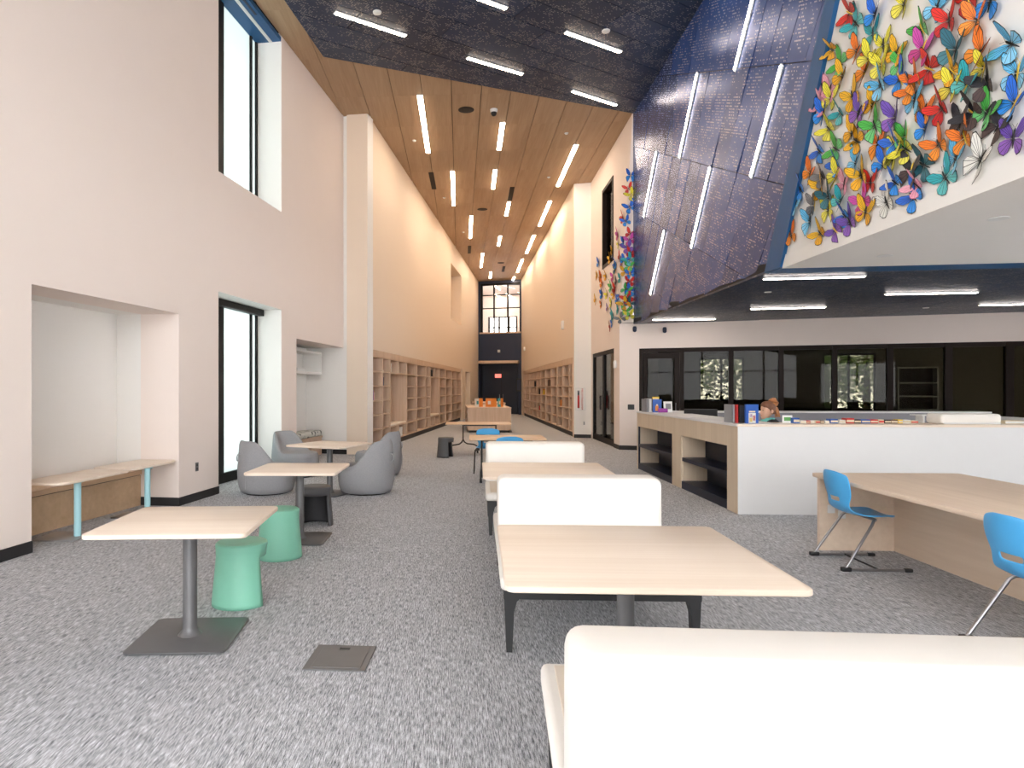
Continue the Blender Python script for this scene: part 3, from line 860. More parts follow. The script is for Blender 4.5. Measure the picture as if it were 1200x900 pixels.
for px, py in ((442, 14), (710, 36)):
    p = P(px, py, ZB)
    tag(MB().lathe([(.05, -.03), (.07, -.02), (.075, 0)], 18).build('smoke_detector', 'white_plastic', loc=(p.x, p.y, ZB), smooth=40),
        'small white round detector on the dark blue ceiling', 'smoke detector', 'detectors on the blue ceiling')

# ------------------------------------------------------------------ shell behind and beside the camera
BKW = Frame((13.6, -7), (-7, -7))
wall('wall_back', BKW, 0, 20.6, 0, ZC + .2, .3, 'paint', [(5.6, 9.0, .1, 2.9), (10.1, 18.6, .1, 7.6)])
gw = struct(thing('window_13', 'glazed curtain wall behind the camera', 'window', BKW.pt(0), BKW.rz)); del gw['category']
for a, b, zt, nn in ((5.6, 9.0, 2.9, 2), (10.1, 18.6, 7.6, 5)):
    for k in range(nn + 1):
        x = a + (b - a) * k / nn; MB().box(x - .04, x + .04, .1, .2, .1, zt).build('mullion', 'frame_black', gw)
    for z in ([.1, zt - .06] if zt < 3 else [.1, 2.5, 5.0, zt - .06]): MB().box(a, b, .1, .2, z, z + .06).build('transom', 'frame_black', gw)
    MB().box(a, b, .145, .155, .1, zt).build('pane', 'glass_clear', gw)
RWL = Frame((13.6, 14), (13.6, -7.2))
wall('wall_far_right', RWL, 0, 21.2, 0, ZL + .2, .3, 'paint', [(3, 9, .1, 2.8)])
gr = struct(thing('window_14', 'glazed bays in the far right wall', 'window', RWL.pt(0), RWL.rz)); del gr['category']
for a, b in ((3, 9),):
    for k in range(5):
        x = a + (b - a) * k / 4; MB().box(x - .04, x + .04, .1, .2, .1, 2.8).build('mullion', 'frame_black', gr)
    MB().box(a, b, .145, .155, .1, 2.8).build('pane', 'glass_clear', gr)


# ------------------------------------------------------------------ built-in bookcases
def cells_bookcase(name, label, fr, cols, z0, pitch, rows, ztop, nooks, depth=.46, U=.07):
    t = thing(name, label, 'bookcase', fr.pt(cols[0]), fr.rz)
    s0 = cols[0]
    X = [c - s0 for c in cols]
    MB().box(X[0], X[-1], depth, depth + .02, 0, ztop - .004).build('back_panel', 'shelf_wood', t)
    MB().box(X[0], X[-1], .05, depth, 0.0, z0 - .012).build('plinth', 'black_base', t)
    zt = z0 + pitch * rows
    MB().box(X[0], X[-1], .0, depth, zt + .012, ztop - .004).build('header', 'shelf_wood', t)
    for x in X: MB().box(x - U / 2, x + U / 2, 0.002, depth, z0 - .012, zt + .012).build('upright', 'shelf_wood', t)
    for i in range(len(X) - 1):
        a, b = X[i] + U / 2, X[i + 1] - U / 2
        ks = range(rows + 1)
        if i in nooks:
            ks = [0, 1, rows - 1, rows]
            for k0, k1 in ((0, 1), (rows - 1, rows)):
                MB().box((a + b) / 2 - U / 2, (a + b) / 2 + U / 2, .01, depth, z0 + pitch * k0 + .012, z0 + pitch * k1 - .012).build('divider', 'shelf_wood', t)
        for k in ks:
            MB().box(a, b, .008, depth, z0 + pitch * k - .014, z0 + pitch * k + .014).build('shelf', 'shelf_wood', t)
    return t
lcols = [L2.px(p) for p in (435.2, 448.7, 457.4, 477, 488.8, 499.3, 504.4, 515.4, 522.7, 529.5, 535.2, 540.4)]
LZ0, LPI = .16, .363
cells_bookcase('built_in_bookcase', 'long pale wood built-in bookcase with two tall reading nooks', L2, lcols, LZ0, LPI, 6, BKZ, (2, 6))
rcols = [R2.px(p) for p in (613.4, 615.4, 617.6, 620.2, 623.8, 628.7, 633.3, 638.9, 645.5, 652.3, 658.9, 666.6, 670.6)]
RZ0, RPI = .17, .365
cells_bookcase('built_in_bookcase', 'long pale wood grid bookcase of square cubbies with no nooks', R2, rcols, RZ0, RPI, 6, RKZ, (), U=.13)

def book(name, label, loc, rz, w, h, d, mat, group=None, tilt=0):
    """standing book: cover with a paper block; w thickness, h height, d depth"""
    t = thing(name, label, 'book', loc, rz, group)
    MB().box(0, .004, 0, d, 0, h).box(w - .004, w, 0, d, 0, h).box(0, w, 0, .004, 0, h).build('cover', mat, t)
    MB().box(.004, w - .004, .004, d - .006, .004, h - .004).build('pages', 'paper', t)
    if tilt: t.rotation_euler = (0, tilt, rz)
    return t
bcol = {'black': (.015, .015, .017), 'white': (.72, .71, .68), 'red': (.55, .03, .03), 'blue': (.02, .10, .42), 'orange': (.75, .25, .05),
        'grey': (.25, .25, .26), 'yellow': (.80, .55, .05), 'green': (.12, .35, .10), 'brown': (.16, .08, .04), 'teal': (.05, .35, .42), 'cream': (.7, .6, .42), 'purple': (.30, .05, .32)}
for k, c in bcol.items(): plain('book_' + k, c, .5, var=.08)
def shelf_books(fr, cols, z0, pitch, items, where):
    for ci, ri, off, cols_ in items:
        x = cols[ci] + .07 + off
        for c in cols_:
            w = random.uniform(.035, .07); h = random.uniform(.19, .29)
            p = fr.pt(x, .06, z0 + pitch * ri + .0145)
            book('book', '%s book standing in the %s' % (c, where), p, fr.rz, w, h, .19, 'book_' + c, '%s books in the %s' % (c, where))
            x += w + .003
shelf_books(L2, lcols, LZ0, LPI, [
    (0, 0, .05, ['black', 'grey', 'black']), (0, 1, .03, ['black', 'black', 'black', 'grey']), (0, 2, .08, ['brown', 'white']), (0, 3, .02, ['white', 'white', 'black', 'black', 'white', 'blue', 'red', 'white']),
    (1, 1, .1, ['white']), (1, 2, .05, ['grey', 'grey', 'brown']), (1, 4, .05, ['blue', 'grey', 'blue', 'black']),
    (2, 5, .05, ['blue', 'blue', 'red', 'white', 'white']), (3, 1, .05, ['yellow', 'orange', 'cream']), (3, 4, .04, ['brown', 'black']), (4, 4, .06, ['red', 'white', 'red']),
    (6, 5, .1, ['brown', 'white', 'red']), (6, 5, .7, ['black', 'black']), (7, 3, .05, ['grey', 'teal', 'green']), (8, 4, .15, ['cream', 'white']), (8, 3, .1, ['brown', 'red']), (9, 3, .1, ['black', 'brown', 'brown'])],
    'nook bookcase')
shelf_books(R2, rcols, RZ0, RPI, [
    (4, 4, .2, ['yellow', 'red', 'black']), (7, 4, .3, ['black', 'black', 'brown']), (5, 3, .3, ['brown', 'black']), (6, 3, .3, ['orange', 'yellow']), (5, 1, .4, ['brown', 'red']), (9, 2, .35, ['yellow', 'orange'])],
    'grid bookcase')
# low boxes and flat books of the nook bookcase
def flat_book(label, loc, rz, w, d, h, mat, group=None):
    t = thing('flat_book', label, 'book', loc, rz, group)
    MB().box(0, w, 0, d, 0, .004).box(0, w, 0, d, h - .004, h).box(0, .004, 0, d, 0, h).build('cover', mat, t)
    MB().box(.004, w - .006, .004, d - .004, .004, h - .004).build('pages', 'paper', t)
    return t
flat_book('orange book lying flat in the nook bookcase', L2.pt(lcols[1] + .1, .08, LZ0 + LPI * 5 + .0145), L2.rz, .3, .2, .05, 'book_orange')
flat_book('black book lying flat above the first reading nook', L2.pt(lcols[2] + 1.1, .08, LZ0 + LPI * 5 + .0145), L2.rz, .26, .2, .035, 'book_black')
bx = MB().rbox(0, .5, 0, .3, 0, .26, .01)
tag(bx.build('storage_box', 'white_plastic', loc=L2.pt(lcols[2] + 1.1, .02, LZ0 + .0145), rz=L2.rz), 'pale storage box in the bottom row of the nook bookcase', 'box')
for i, (c, nm) in enumerate(((lcols[2], 'first'), (lcols[6], 'second'))):
    w = lcols[3] - lcols[2] if i == 0 else lcols[7] - lcols[6]
    m = MB().rbox(.06, w - .06, .01, .34, 0, .05, .02)
    tag(m.build('nook_cushion', 'seat_vinyl', loc=L2.pt(c, 0, LZ0 + LPI + .0145), rz=L2.rz, smooth=40), 'thin tan seat pad in the %s reading nook of the bookcase' % ('wide' if i == 0 else 'narrow'), 'cushion')

# ------------------------------------------------------------------ alcove with shelf and cushion
ss0 = a0 + .02; sw = L1.L - a0 - .12
t = thing('alcove_shelf', 'pale two-cubby wall shelf in the seating alcove', 'shelf', L1.pt(ss0, .5, 0), L1.rz)
MB().box(0, sw, 0, .455, 1.88, 1.93).build('shelf', 'paint_white', t)
MB().box(0, sw, 0, .455, 2.36, 2.40).build('top_board', 'paint_white', t)
for x in (0, sw * .42, sw - .04): MB().box(x, x + .04, 0, .455, 1.93, 2.36).build('divider', 'paint_white', t)
t = thing('alcove_bench', 'pale built-in bench box in the seating alcove', 'bench', L1.pt(ss0, .5, 0), L1.rz)
MB().box(0, sw, 0, .455, .0, .40).build('base', 'shelf_wood', t)
MB().box(0, sw, -.02, .455, .40, .44).build('top_board', 'shelf_wood', t)
m, nt, b = new_mat('pattern_cloth')
tc = nt.nodes.new('ShaderNodeTexCoord'); vo = nt.nodes.new('ShaderNodeTexVoronoi'); vo.inputs['Scale'].default_value = 9
nt.links.new(tc.outputs['Object'], vo.inputs['Vector'])
cr = nt.nodes.new('ShaderNodeValToRGB'); cr.color_ramp.elements[0].color = (.05, .07, .07, 1); cr.color_ramp.elements[1].color = (.6, .62, .58, 1)
cr.color_ramp.elements[0].position = .25; cr.color_ramp.elements[1].position = .45
nt.links.new(vo.outputs['Distance'], cr.inputs[0]); nt.links.new(cr.outputs[0], b.inputs['Base Color']); b.inputs['Roughness'].default_value = .9
m = MB().rbox(.02, sw - .02, -.01, .44, 0, .13, .04, 3)
tag(m.build('bench_cushion', 'pattern_cloth', loc=L1.pt(ss0, .5, .44), rz=L1.rz, smooth=50), 'black and white patterned seat cushion on the alcove bench', 'cushion')
book('book', 'black book standing in the alcove shelf cubby', L1.pt(ss0 + .5, .52, 1.93), L1.rz, .16, .32, .2, 'book_black')
flat_book('white book lying flat in the alcove shelf cubby', L1.pt(ss0 + sw * .42 + .15, .52, 1.93), L1.rz, .5, .25, .07, 'book_white')

# ------------------------------------------------------------------ reading niche: bench and two post tables
f0, f1 = P(42, 628, 0), P(170, 594, 0)
u0 = (Vector((f0.x, f0.y)) - L1.a).dot(L1.n)
t = thing('niche_bench', 'long oak fronted bench box built into the white niche', 'bench', L1.pt(nx0 + .01, u0 + .02, 0), L1.rz)
bl = nx1 - nx0 - .02; bd = ND - u0 - .03
MB().box(0, bl, .02, bd, .0, .40).build('front_board', 'oak_bench', t)
MB().box(0, bl, .03, bd, .40, .41).build('shadow_gap', 'black_base', t)
MB().rbox(0, bl, 0, bd, .41, .47, .006).build('seat_board', 'table_wood_warm', t)
def post_table(label, cx, cy, lx, ly, rz, px_, py_):
    t = thing('post_table', label, 'table', (px_, py_, 0), 0)
    ox, oy = cx - px_, cy - py_
    c, s = math.cos(rz), math.sin(rz)
    poly = [(ox + x * c - y * s, oy + x * s + y * c) for x, y in ((-lx / 2, -ly / 2), (lx / 2, -ly / 2), (lx / 2, ly / 2), (-lx / 2, ly / 2))]
    MB().slab(poly, .585, .615, .008, .12).build('tabletop', 'table_wood', t, 40)
    MB().lathe([(.035, .012), (.035, .585)], 18).build('post', 'pale_blue_metal', t, 40)
    MB().lathe([(.06, .575), (.06, .585)], 18).build('mounting_plate', 'pale_blue_metal', t, 40)
    MB().slab([(-.36, -.22), (.10, -.22), (.10, .22), (-.36, .22)], 0.001, .012, .003, .06).build('base_plate', 'silver_plate', t, 40)
post_table('low pale wood table on a light blue post at the open end of the niche', -4.02, 7.22, .52, 1.15, math.radians(-9), -3.89, 6.99)
p2 = L1.pt(L1.px(174.5), .02)
post_table('low pale wood table on a light blue post against the niche side wall', p2.x - .22, p2.y + .18, .55, .98, math.radians(-9), p2.x, p2.y)

# ------------------------------------------------------------------ pedestal tables
def pedestal(name, label, cx, cy, w, d, rz, base=.6, group=None, mat='table_wood', bt='metal_grey', corner=.05):
    t = thing(name, label, 'table', (cx, cy, 0), rz, group)
    MB().slab([(-w / 2, -d / 2), (w / 2, -d / 2), (w / 2, d / 2), (-w / 2, d / 2)], .712, .74, .006, corner).build('tabletop', mat, t, 40)
    MB().box(-.22, .22, -.03, .03, .69, .712).box(-.03, .03, -.22, .22, .69, .712).build('bracket', 'metal_dark', t)
    MB().lathe([(.075, .016), (.062, .03), (.05, .045), (.043, .07), (.043, .70)], 24).build('column', bt, t, 40)
    b = base / 2
    MB().slab([(-b, -b), (b, -b), (b, b), (-b, b)], .006, .018, .004, .05).build('base_plate', bt, t, 40)
    for sx in (-1, 1):
        for sy in (-1, 1):
            MB().lathe([(.018, 0.0), (.018, .008)], 10, (sx * (b - .06), sy * (b - .06))).build('glide', 'steel', t)
    return t
pedestal('pedestal_table', 'square pale wood pedestal table beside the two green stools', -1.62, 4.18, .92, .90, math.radians(2.5))
pedestal('pedestal_table', 'square pale wood pedestal table between the front pair of grey lounge chairs', -1.53, 6.87, .90, .88, math.radians(-1), .58)
pedestal('pedestal_table', 'square pale wood pedestal table turned askew between the rear pair of lounge chairs', -1.75, 9.85, .92, .92, math.radians(-25), .58)
RT = math.radians(-2.6)
pedestal('bench_table', 'large square pale wood table between two white benches', .895, 3.355, 1.26, 1.26, RT, .7, 'large tables')
pedestal('bench_table', 'large square pale wood table between the double white bench and the bench by blue chairs', .985, 6.75, 1.27, 1.22, RT, .7, 'large tables')

# ------------------------------------------------------------------ white benches
def bench(name, label, cx, cy, rz, double, w=1.19, zt=.915):
    """back at y=0, seat towards -y, and a second seat towards +y when double"""
    t = thing(name, label, 'bench', (cx, cy, 0), rz)
    hw = w / 2; sd = .90
    y0 = -.12 - sd; y1 = .12 + (sd if double else 0.02)
    sides = (-1, 1) if double else (-1,)
    for s in sides:
        a, b = (y0, -.06) if s < 0 else (.06, y1)
        MB().rbox(-hw, hw, a, b, .365, .455, .028, 3).build('seat_cushion', 'cream_vinyl', t, 50)
        MB().rbox(-hw + .05, hw - .05, a + .04, b - .02, .445, .459, .006, 2).build('seat_pad', 'seat_vinyl', t, 50)
    def tap(bm):
        for v in bm.verts:
            if v.co.z > .7: v.co.y *= .86
    MB().rbox(-hw + .01, hw - .01, -.16, .16, .40, zt, .05, 4, taper=tap).build('backrest', 'cream_vinyl', t, 60)
    fr_ = MB().box(-hw + .02, hw - .02, y0 + .02, y0 + .07, .315, .365).box(-hw + .02, hw - .02, y1 - .07, y1 - .02, .315, .365)
    fr_.box(-hw + .02, -hw + .07, y0 + .07, y1 - .07, .315, .365).box(hw - .07, hw - .02, y0 + .07, y1 - .07, .315, .365)
    fr_.build('frame', 'metal_dark', t)
    for sx in (-1, 1):
        for yy, sy in ((y0 + .055, 1), (y1 - .055, -1)):
            prof = [(0.0, .0), (.035, .0), (.045, .24), (.062, .30), (.11, .345), (.11, .365), (-.012, .365), (-.012, .30)]
            x = sx * (hw - .055)
            vs0 = [(x - sx * (px_ - .02), yy - .03, z) for px_, z in prof]; vs1 = [(x - sx * (px_ - .02), yy + .03, z) for px_, z in prof]
            MB().hull(vs0, vs1).build('leg', 'metal_dark', t)
    return t
bench('upholstered_bench', 'white upholstered bench with its back turned to the large table in front', .915, 1.63, RT + math.pi - math.radians(2.0), False, 1.25, .93)
bench('upholstered_bench', 'double sided white upholstered bench between the two large tables', .95, 4.90, RT, True)
bench('upholstered_bench', 'white upholstered bench with its back to the blue chairs and flip top tables', 1.04, 8.02, RT, False)

# ------------------------------------------------------------------ stools
def stool(label, loc, rz, mat, group=None, first=[]):
    t = thing('drum_stool', label, 'stool', loc, rz, group)
    n = 40
    prof = [(.205, 0.0), (.204, .03), (.198, .10), (.190, .18), (.183, .26), (.178, .32), (.176, .345), (.177, .39), (.18, .42), (.178, .436), (.165, .446), (.10, .449)]
    m = MB(); vs = []; fs = []
    for r, z in prof:
        for i in range(n):
            a = 2 * math.pi * i / n - math.pi
            lip = 1 + .045 * max(0, math.cos(a)) ** 3 * max(0, (z - .33) / .1 if z < .43 else 1)
            vs.append((r * math.cos(a) * lip, r * math.sin(a), z))
    for k in range(len(prof) - 1):
        for i in range(n):
            am = 2 * math.pi * (i + .5) / n - math.pi
            if abs(am) < math.radians(56) and prof[k + 1][1] <= .346: continue
            j = (i + 1) % n
            fs.append((k * n + i, k * n + j, (k + 1) * n + j, (k + 1) * n + i))
    vs.append((0, 0, .45)); c = len(vs) - 1; k = len(prof) - 1
    for i in range(n): fs.append((k * n + i, k * n + (i + 1) % n, c))
    m.add(vs, fs)
    o = m.build('shell', [mat, 'stool_inside'], t, 35)
    so_ = o.modifiers.new('solid', 'SOLIDIFY'); so_.thickness = .028; so_.offset = -1; so_.material_offset = 1; so_.material_offset_rim = 0
    return t
stool('green drum stool tucked beside the corner of the square pedestal table', (-1.51, 4.86, 0), math.radians(28), 'stool_green')
stool('green drum stool standing in front of the second pedestal table base', (-1.56, 6.17, 0), math.radians(80), 'stool_green')
stool('dark grey drum stool with its opening showing, under the second pedestal table', (-1.52, 7.62, 0), math.radians(-78), 'stool_grey')
stool('dark grey drum stool beside the far flip top table', (-.05, 15.1, 0), math.radians(-18), 'stool_grey')

# ------------------------------------------------------------------ lounge chairs
def lounge(label, loc, rz):
    """egg shaped upholstered chair, back towards local -y"""
    t = thing('lounge_chair', label, 'lounge chair', loc, rz, None)
    n = 48; rs = []
    def prof(i):
        a = 2 * math.pi * i / n            # 0 = rear
        q_ = max(0.0, min(1.0, (math.cos(a) + .16) / .98)); b = q_ * q_ * (3 - 2 * q_)
        h = .42 + .37 * b
        fo = .985 - .10 * b
        ptsz = [(.80, .012), (.90, .03), (.965, .10), (1.0, .20), (1.0, .30), (.995 - .01 * b, .34 + .05 * b), (.5 * (.99 + fo) , .36 + (h - .06 - .36) * .5), (fo, h - .06),
                (fo - .035, h - .018), (fo - .075, h), (fo - .125, h - .012), (fo - .165 - .02 * b, h - .05 * b - .01),
                (.70 - .14 * b, .425 + .11 * b), (.55 - .17 * b, .425 + .015 * b), (.25, .425)]
        x, y = math.sin(a) * .40, -math.cos(a) * .43
        return [(x * f_, y * f_ + .05 * b * (z - .4) * -1, z) for f_, z in ptsz]
    cols = [prof(i) for i in range(n)]
    for k in range(len(cols[0])): rs.append([cols[i][k] for i in range(n)])
    MB().rings(rs, True, True).build('body', 'felt_grey', t, 60)
    MB().lathe([(.31, 0.0), (.32, .014)], 32).build('base_ring', 'black_plastic', t)
    MB().tube([(0, -.405 - .0, .60), (0, -.44, .59), (0, -.452, .55), (0, -.45, .51), (0, -.425, .49)], .011, 8).build('pull_handle', 'felt_grey', t, 60)
    seam = MB().tube([(.40 * .99 * math.sin(.42), -.43 * .995 * math.cos(.42), .10), (.404 * math.sin(.42), -.432 * math.cos(.42), .22), (.40 * math.sin(.42), -.43 * math.cos(.42), .36)], .004, 6)
    seam.build('seam', 'felt_grey', t)
    return t
lounge('grey felt lounge chair by the tall window, its back to the near pedestal table', (-2.72, 9.98, 0), math.radians(-52))
lounge('grey felt lounge chair beside the alcove, facing the rear pedestal table', (-2.72, 11.85, 0), math.radians(-118))
lounge('grey felt lounge chair on the open carpet, facing the front pedestal table', (-1.22, 9.98, 0), math.radians(68))
lounge('grey felt lounge chair close to the nook bookcase corner, facing the rear pedestal table', (-1.25, 12.0, 0), math.radians(74))

# ------------------------------------------------------------------ blue shell chairs
def shell_chair(label, loc, rz, four=False, group=None):
    """faces local +y"""
    t = thing('shell_chair', label, 'chair', loc, rz, group)
    prof = [(-.262, .835, .165), (-.258, .80, .205), (-.246, .72, .222), (-.232, .65, .212), (-.220, .60, .192), (-.212, .565, .178), (-.200, .525, .172), (-.165, .478, .185),
            (-.10, .452, .208), (-.02, .443, .222), (.07, .443, .225), (.15, .447, .217), (.205, .444, .198), (.235, .425, .165)]
    nu = 14; vs = []; fs = []
    for k, (y, z, hw) in enumerate(prof):
        back = max(0, min(1, (z - .46) / .15))
        for i in range(nu + 1):
            u = -1 + 2 * i / nu
            cor = 0
            if k == 0: cor = -.03 * abs(u) ** 3
            if k == len(prof) - 1: cor = -.035 * abs(u) ** 3
            vs.append((u * hw, y + back * .055 * u * u + (cor if k == len(prof) - 1 else 0), z + (1 - back) * .018 * u * u + (cor if k == 0 else 0)))
    for k in range(len(prof) - 1):
        for i in range(nu):
            if k == 4 and 4 <= i < nu - 4: continue          # hand slot in the back
            a = k * (nu + 1) + i
            fs.append((a, a + 1, a + nu + 2, a + nu + 1))
    o = MB().add(vs, fs).build('shell', 'chair_blue', t, 70)
    sd = o.modifiers.new('solid', 'SOLIDIFY'); sd.thickness = .014; sd.offset = 0
    sb = o.modifiers.new('sub', 'SUBSURF'); sb.levels = 1; sb.render_levels = 2
    if four:
        for s in (-1, 1):
            for a_, b_ in ((-.12, -.24), (.14, .22)):
                MB().tube([(s * .15, a_, .43), (s * .21, a_, .425), (s * .24, (a_ + b_) / 2, .39), (s * .255, b_, .0)], .013, 8).build('leg', 'metal_dark', t, 60)
        return t
    for s in (-1, 1):
        MB().tube([(s * .06, .05, .428), (s * .19, .03, .425), (s * .222, .0, .415), (s * .24, -.02, .39), (s * .27, -.24, .05), (s * .272, -.262, .02), (s * .272, -.235, .013), (s * .272, .0, .013), (s * .272, .27, .013)], .0125, 10).build('leg', 'steel', t, 60)
        MB().rbox(s * .272 - .022, s * .272 + .022, -.295, -.215, 0, .036, .008).build('foot_cap', 'black_plastic', t, 40)
        MB().rbox(s * .272 - .02, s * .272 + .02, .225, .29, 0, .03, .008).build('foot_cap', 'black_plastic', t, 40)
    MB().tube([(-.272, .02, .016), (.272, .02, .016)], .008, 8).build('cross_bar', 'metal_dark', t, 60)
    MB().tube([(-.20, .03, .425), (.20, .03, .425)], .014, 8).build('seat_bar', 'steel', t, 60)
    return t
shell_chair('blue shell chair pulled up near the end panel of the long wood counter', (3.66, 5.93, 0), math.radians(-93))
shell_chair('blue shell chair halfway along the long wood counter, away from its end panel', (3.46, 3.84, 0), math.radians(-90))
shell_chair('blue shell chair between the single white bench and the near flip top table', (.92, 10.28, 0), math.radians(4), True)
shell_chair('blue shell chair between the two flip top tables', (.74, 12.35, 0), math.radians(-3), True)

# ------------------------------------------------------------------ flip-top tables
def flip_table(label, cx, cy, w, d, rz, legs, mat, fx=1.0, fy=1.0):
    t = thing('flip_top_table', label, 'table', (cx, cy, 0), rz)
    MB().slab([(-w / 2, -d / 2), (w / 2, -d / 2), (w / 2, d / 2), (-w / 2, d / 2)], .712, .74, .005, .03).build('tabletop', mat, t, 40)
    MB().box(legs[0], legs[-1], -.02, .02, .66, .70).build('beam', 'metal_dark', t)
    for x in legs:
        g_ = MB()
        for o_ in (-.03, .03): g_.tube([(x, o_, .71), (x, o_, .32)], .016, 8)
        g_.box(x - .05, x + .05, -.08, .08, .69, .712)
        lg = g_.build('leg', 'metal_dark', t, 50)
        for s in (-1, 1):
            MB().tube([(x + s * a_ * fx, s * b_ * fy, z_) for a_, b_, z_ in ((0, .03, .34), (.03, .05, .28), (.09, .08, .235), (.26, .15, .21), (.33, .18, .17), (.345, .185, .05))], .017, 8).build('foot', 'metal_dark', t, 60)
            c = MB(); cx_, cy_ = x + s * .345 * fx, s * .185 * fy
            c.tube([(cx_ - .022, cy_, .036), (cx_ + .022, cy_, .036)], .036, 14)
            w_ = c.build('caster', 'black_plastic', t, 50)
            MB().tube([(cx_ - .026, cy_, .036), (cx_ + .026, cy_, .036)], .016, 10).build('hub', 'white_plastic', w_, 50)
    return t
flip_table('pale wood flip top table behind the single white bench', .99, 11.25, 1.26, .95, math.radians(-2), (-.42, .42), 'table_wood_warm', .06, 1.7)
flip_table('warm wood flip top table next to the low display cabinet', .72, 15.85, 1.54, .80, math.radians(-2), (-.36, .42), 'table_wood_warm')

# ------------------------------------------------------------------ low display cabinets with books
def display_cabinet(label, x0, x1, y0, y1, h):
    t = thing('display_cabinet', label, 'cabinet', ((x0 + x1) / 2, (y0 + y1) / 2, 0))
    w = (x1 - x0) / 2; d = (y1 - y0) / 2
    MB().box(-w, w, -d, -d + .03, .08, h - .03).build('end_panel', 'shelf_wood', t)
    MB().box(-w, w, d - .03, d, .08, h - .03).build('end_panel', 'shelf_wood', t)
    MB().box(-w - .01, w + .01, -d - .01, d + .01, h - .03, h).build('top', 'shelf_wood', t)
    MB().box(-.015, .015, -d + .03, d - .03, .08, h - .03).build('back_panel', 'shelf_wood', t)
    MB().box(-w + .05, w - .05, -d + .05, d - .05, 0, .08).build('plinth', 'black_base', t)
    for z in (.08, .36, .62): MB().box(-w, w, -d + .03, d - .03, z, z + .024).build('shelf', 'shelf_wood', t)
    for k in range(1, 4):
        y = -d + 2 * d * k / 4
        MB().box(-w, w, y - .012, y + .012, .104, h - .03).build('divider', 'shelf_wood', t)
    MB().box(w + .011, w + .022, -d, d, .0, .06).build('kick_strip', 'silver_plate', t)
    return t
display_cabinet('low pale wood display cabinet topped with face out books', .70, 2.22, 23.4, 27.0, .885)
display_cabinet('low pale wood display cabinet further down the hall, with nothing on top', 1.1, 2.5, 29.0, 32.0, .93)
def face_book(label, px0, px1, mats, y=24.1, z=.885, h=.31):
    x0 = (px0 - PX0) / FPX * y; x1 = (px1 - PX0) / FPX * y
    t = thing('picture_book', label, 'book', ((x0 + x1) / 2, y, z))
    w = (x1 - x0) / 2
    for s, mt in ((-1, mats[0]), (1, mats[1])):
        MB().hull([(0, .0, 0), (s * w, .10, 0), (s * w, .11, 0), (0, .012, 0)], [(0, .0, h), (s * w, .10, h), (s * w, .11, h), (0, .012, h)]).build('cover', mt, t)
    MB().hull([(-w * .6, .058, h * .3), (-w * .1, .008, h * .3), (-w * .1, .0085, h * .3), (-w * .6, .0585, h * .3)], [(-w * .6, .052, h * .7), (-w * .1, .002, h * .7), (-w * .1, .0085, h * .7), (-w * .6, .0585, h * .7)]).build('cover_picture', mats[2], t)
    return t
face_book('open white and orange picture book on the display cabinet', 556.7, 566, ('book_white', 'book_orange', 'book_teal'))
face_book('wide orange picture book standing on the display cabinet', 569.3, 582, ('book_orange', 'book_orange', 'book_white'))
face_book('teal and orange picture book standing on the display cabinet', 583.5, 590, ('book_teal', 'book_orange', 'book_cream'))

# ------------------------------------------------------------------ reception desk
DC = P(864.6, 602.6, 0); DE = P(747, 549, 0); DZ = 1.115
DF = Frame(DE, DC)                                  # wood side, far to near
DW = Frame(DC, (DC.x + 3.1, DC.y - .17))           # white front
desk = thing('reception_desk', 'large reception desk with white front and navy book recesses in its wood side', 'desk', (DC.x, DC.y, 0), 0)
def dpart(fr, mb, name, mat):
    o = mb.build(name, mat, desk)
    o.matrix_parent_inverse = Matrix.Identity(4)
    q = fr.pt(0) - Vector((DC.x, DC.y, 0)); o.location = q; o.rotation_euler = (0, 0, fr.rz)
    return o
o1 = (DF.px(747.6), DF.px(787.6)); o2 = (DF.px(798), DF.px(852)); OZ = .822
o1 = (max(o1[0], .02), o1[1])
m = MB(); AW = .62
prev = 0.0
m.box(0, DF.L, 0, .03, OZ, DZ - .03)
for a, b in ((o1[1], o2[0]), (o2[1], DF.L)): m.box(a, b, 0, .03, 0, OZ)
m.box(0, o1[0], 0, .03, 0, OZ)
dpart(DF, m, 'front_panel', 'desk_wood')
for a, b, edge in ((o1[0], o1[1], True), (o2[0], o2[1], False)):
    dpart(DF, MB().box(a, b, .40, .42, 0, OZ), 'recess_back', 'shelf_navy')
    dpart(DF, MB().box(a, a + .02, .03, .40, .12, OZ), 'recess_side', 'desk_wood')
    dpart(DF, MB().box(b - .02, b, .03, .40, .12, OZ), 'recess_side', 'shelf_navy')
    dpart(DF, MB().box(a, b, .01, .40, .0, .115), 'recess_base', 'shelf_navy')
    dpart(DF, MB().box(a + .02, b - .02, .012, .40, .43, .485), 'recess_shelf', 'shelf_navy')
    dpart(DF, MB().box(a + .02, b - .02, .40 - .03, .40, .485, OZ - .01), 'recess_rail', 'shelf_navy')
    if edge: dpart(DF, MB().box(a, a + .05, .004, .03, 0, OZ), 'recess_edge', 'shelf_navy')
dpart(DF, MB().box(0, DF.L - .5, AW - .03, AW, 0, DZ - .03), 'inner_panel', 'inner_grey')
dpart(DF, MB().box(-.03, 0, 0, AW, 0, DZ - .03), 'end_panel', 'desk_wood')
dpart(DF, MB().rbox(-.04, DF.L + .0, -.015, AW, DZ - .03, DZ, .004), 'counter_top', 'desk_white')
WL = 5.6
dpart(DW, MB().box(.0, WL, -.0, .04, 0, DZ - .03), 'white_front', 'desk_white')
dpart(DW, MB().rbox(-.01, WL, -.015, .50, DZ - .029, DZ - .001, .004), 'counter_top', 'table_wood')
dpart(DW, MB().box(.6, WL, .46, .50, 0, DZ - .03), 'inner_panel', 'inner_grey')
dpart(DW, MB().box(.6, WL, .50, 1.0, .70, .73), 'worktop', 'table_wood')
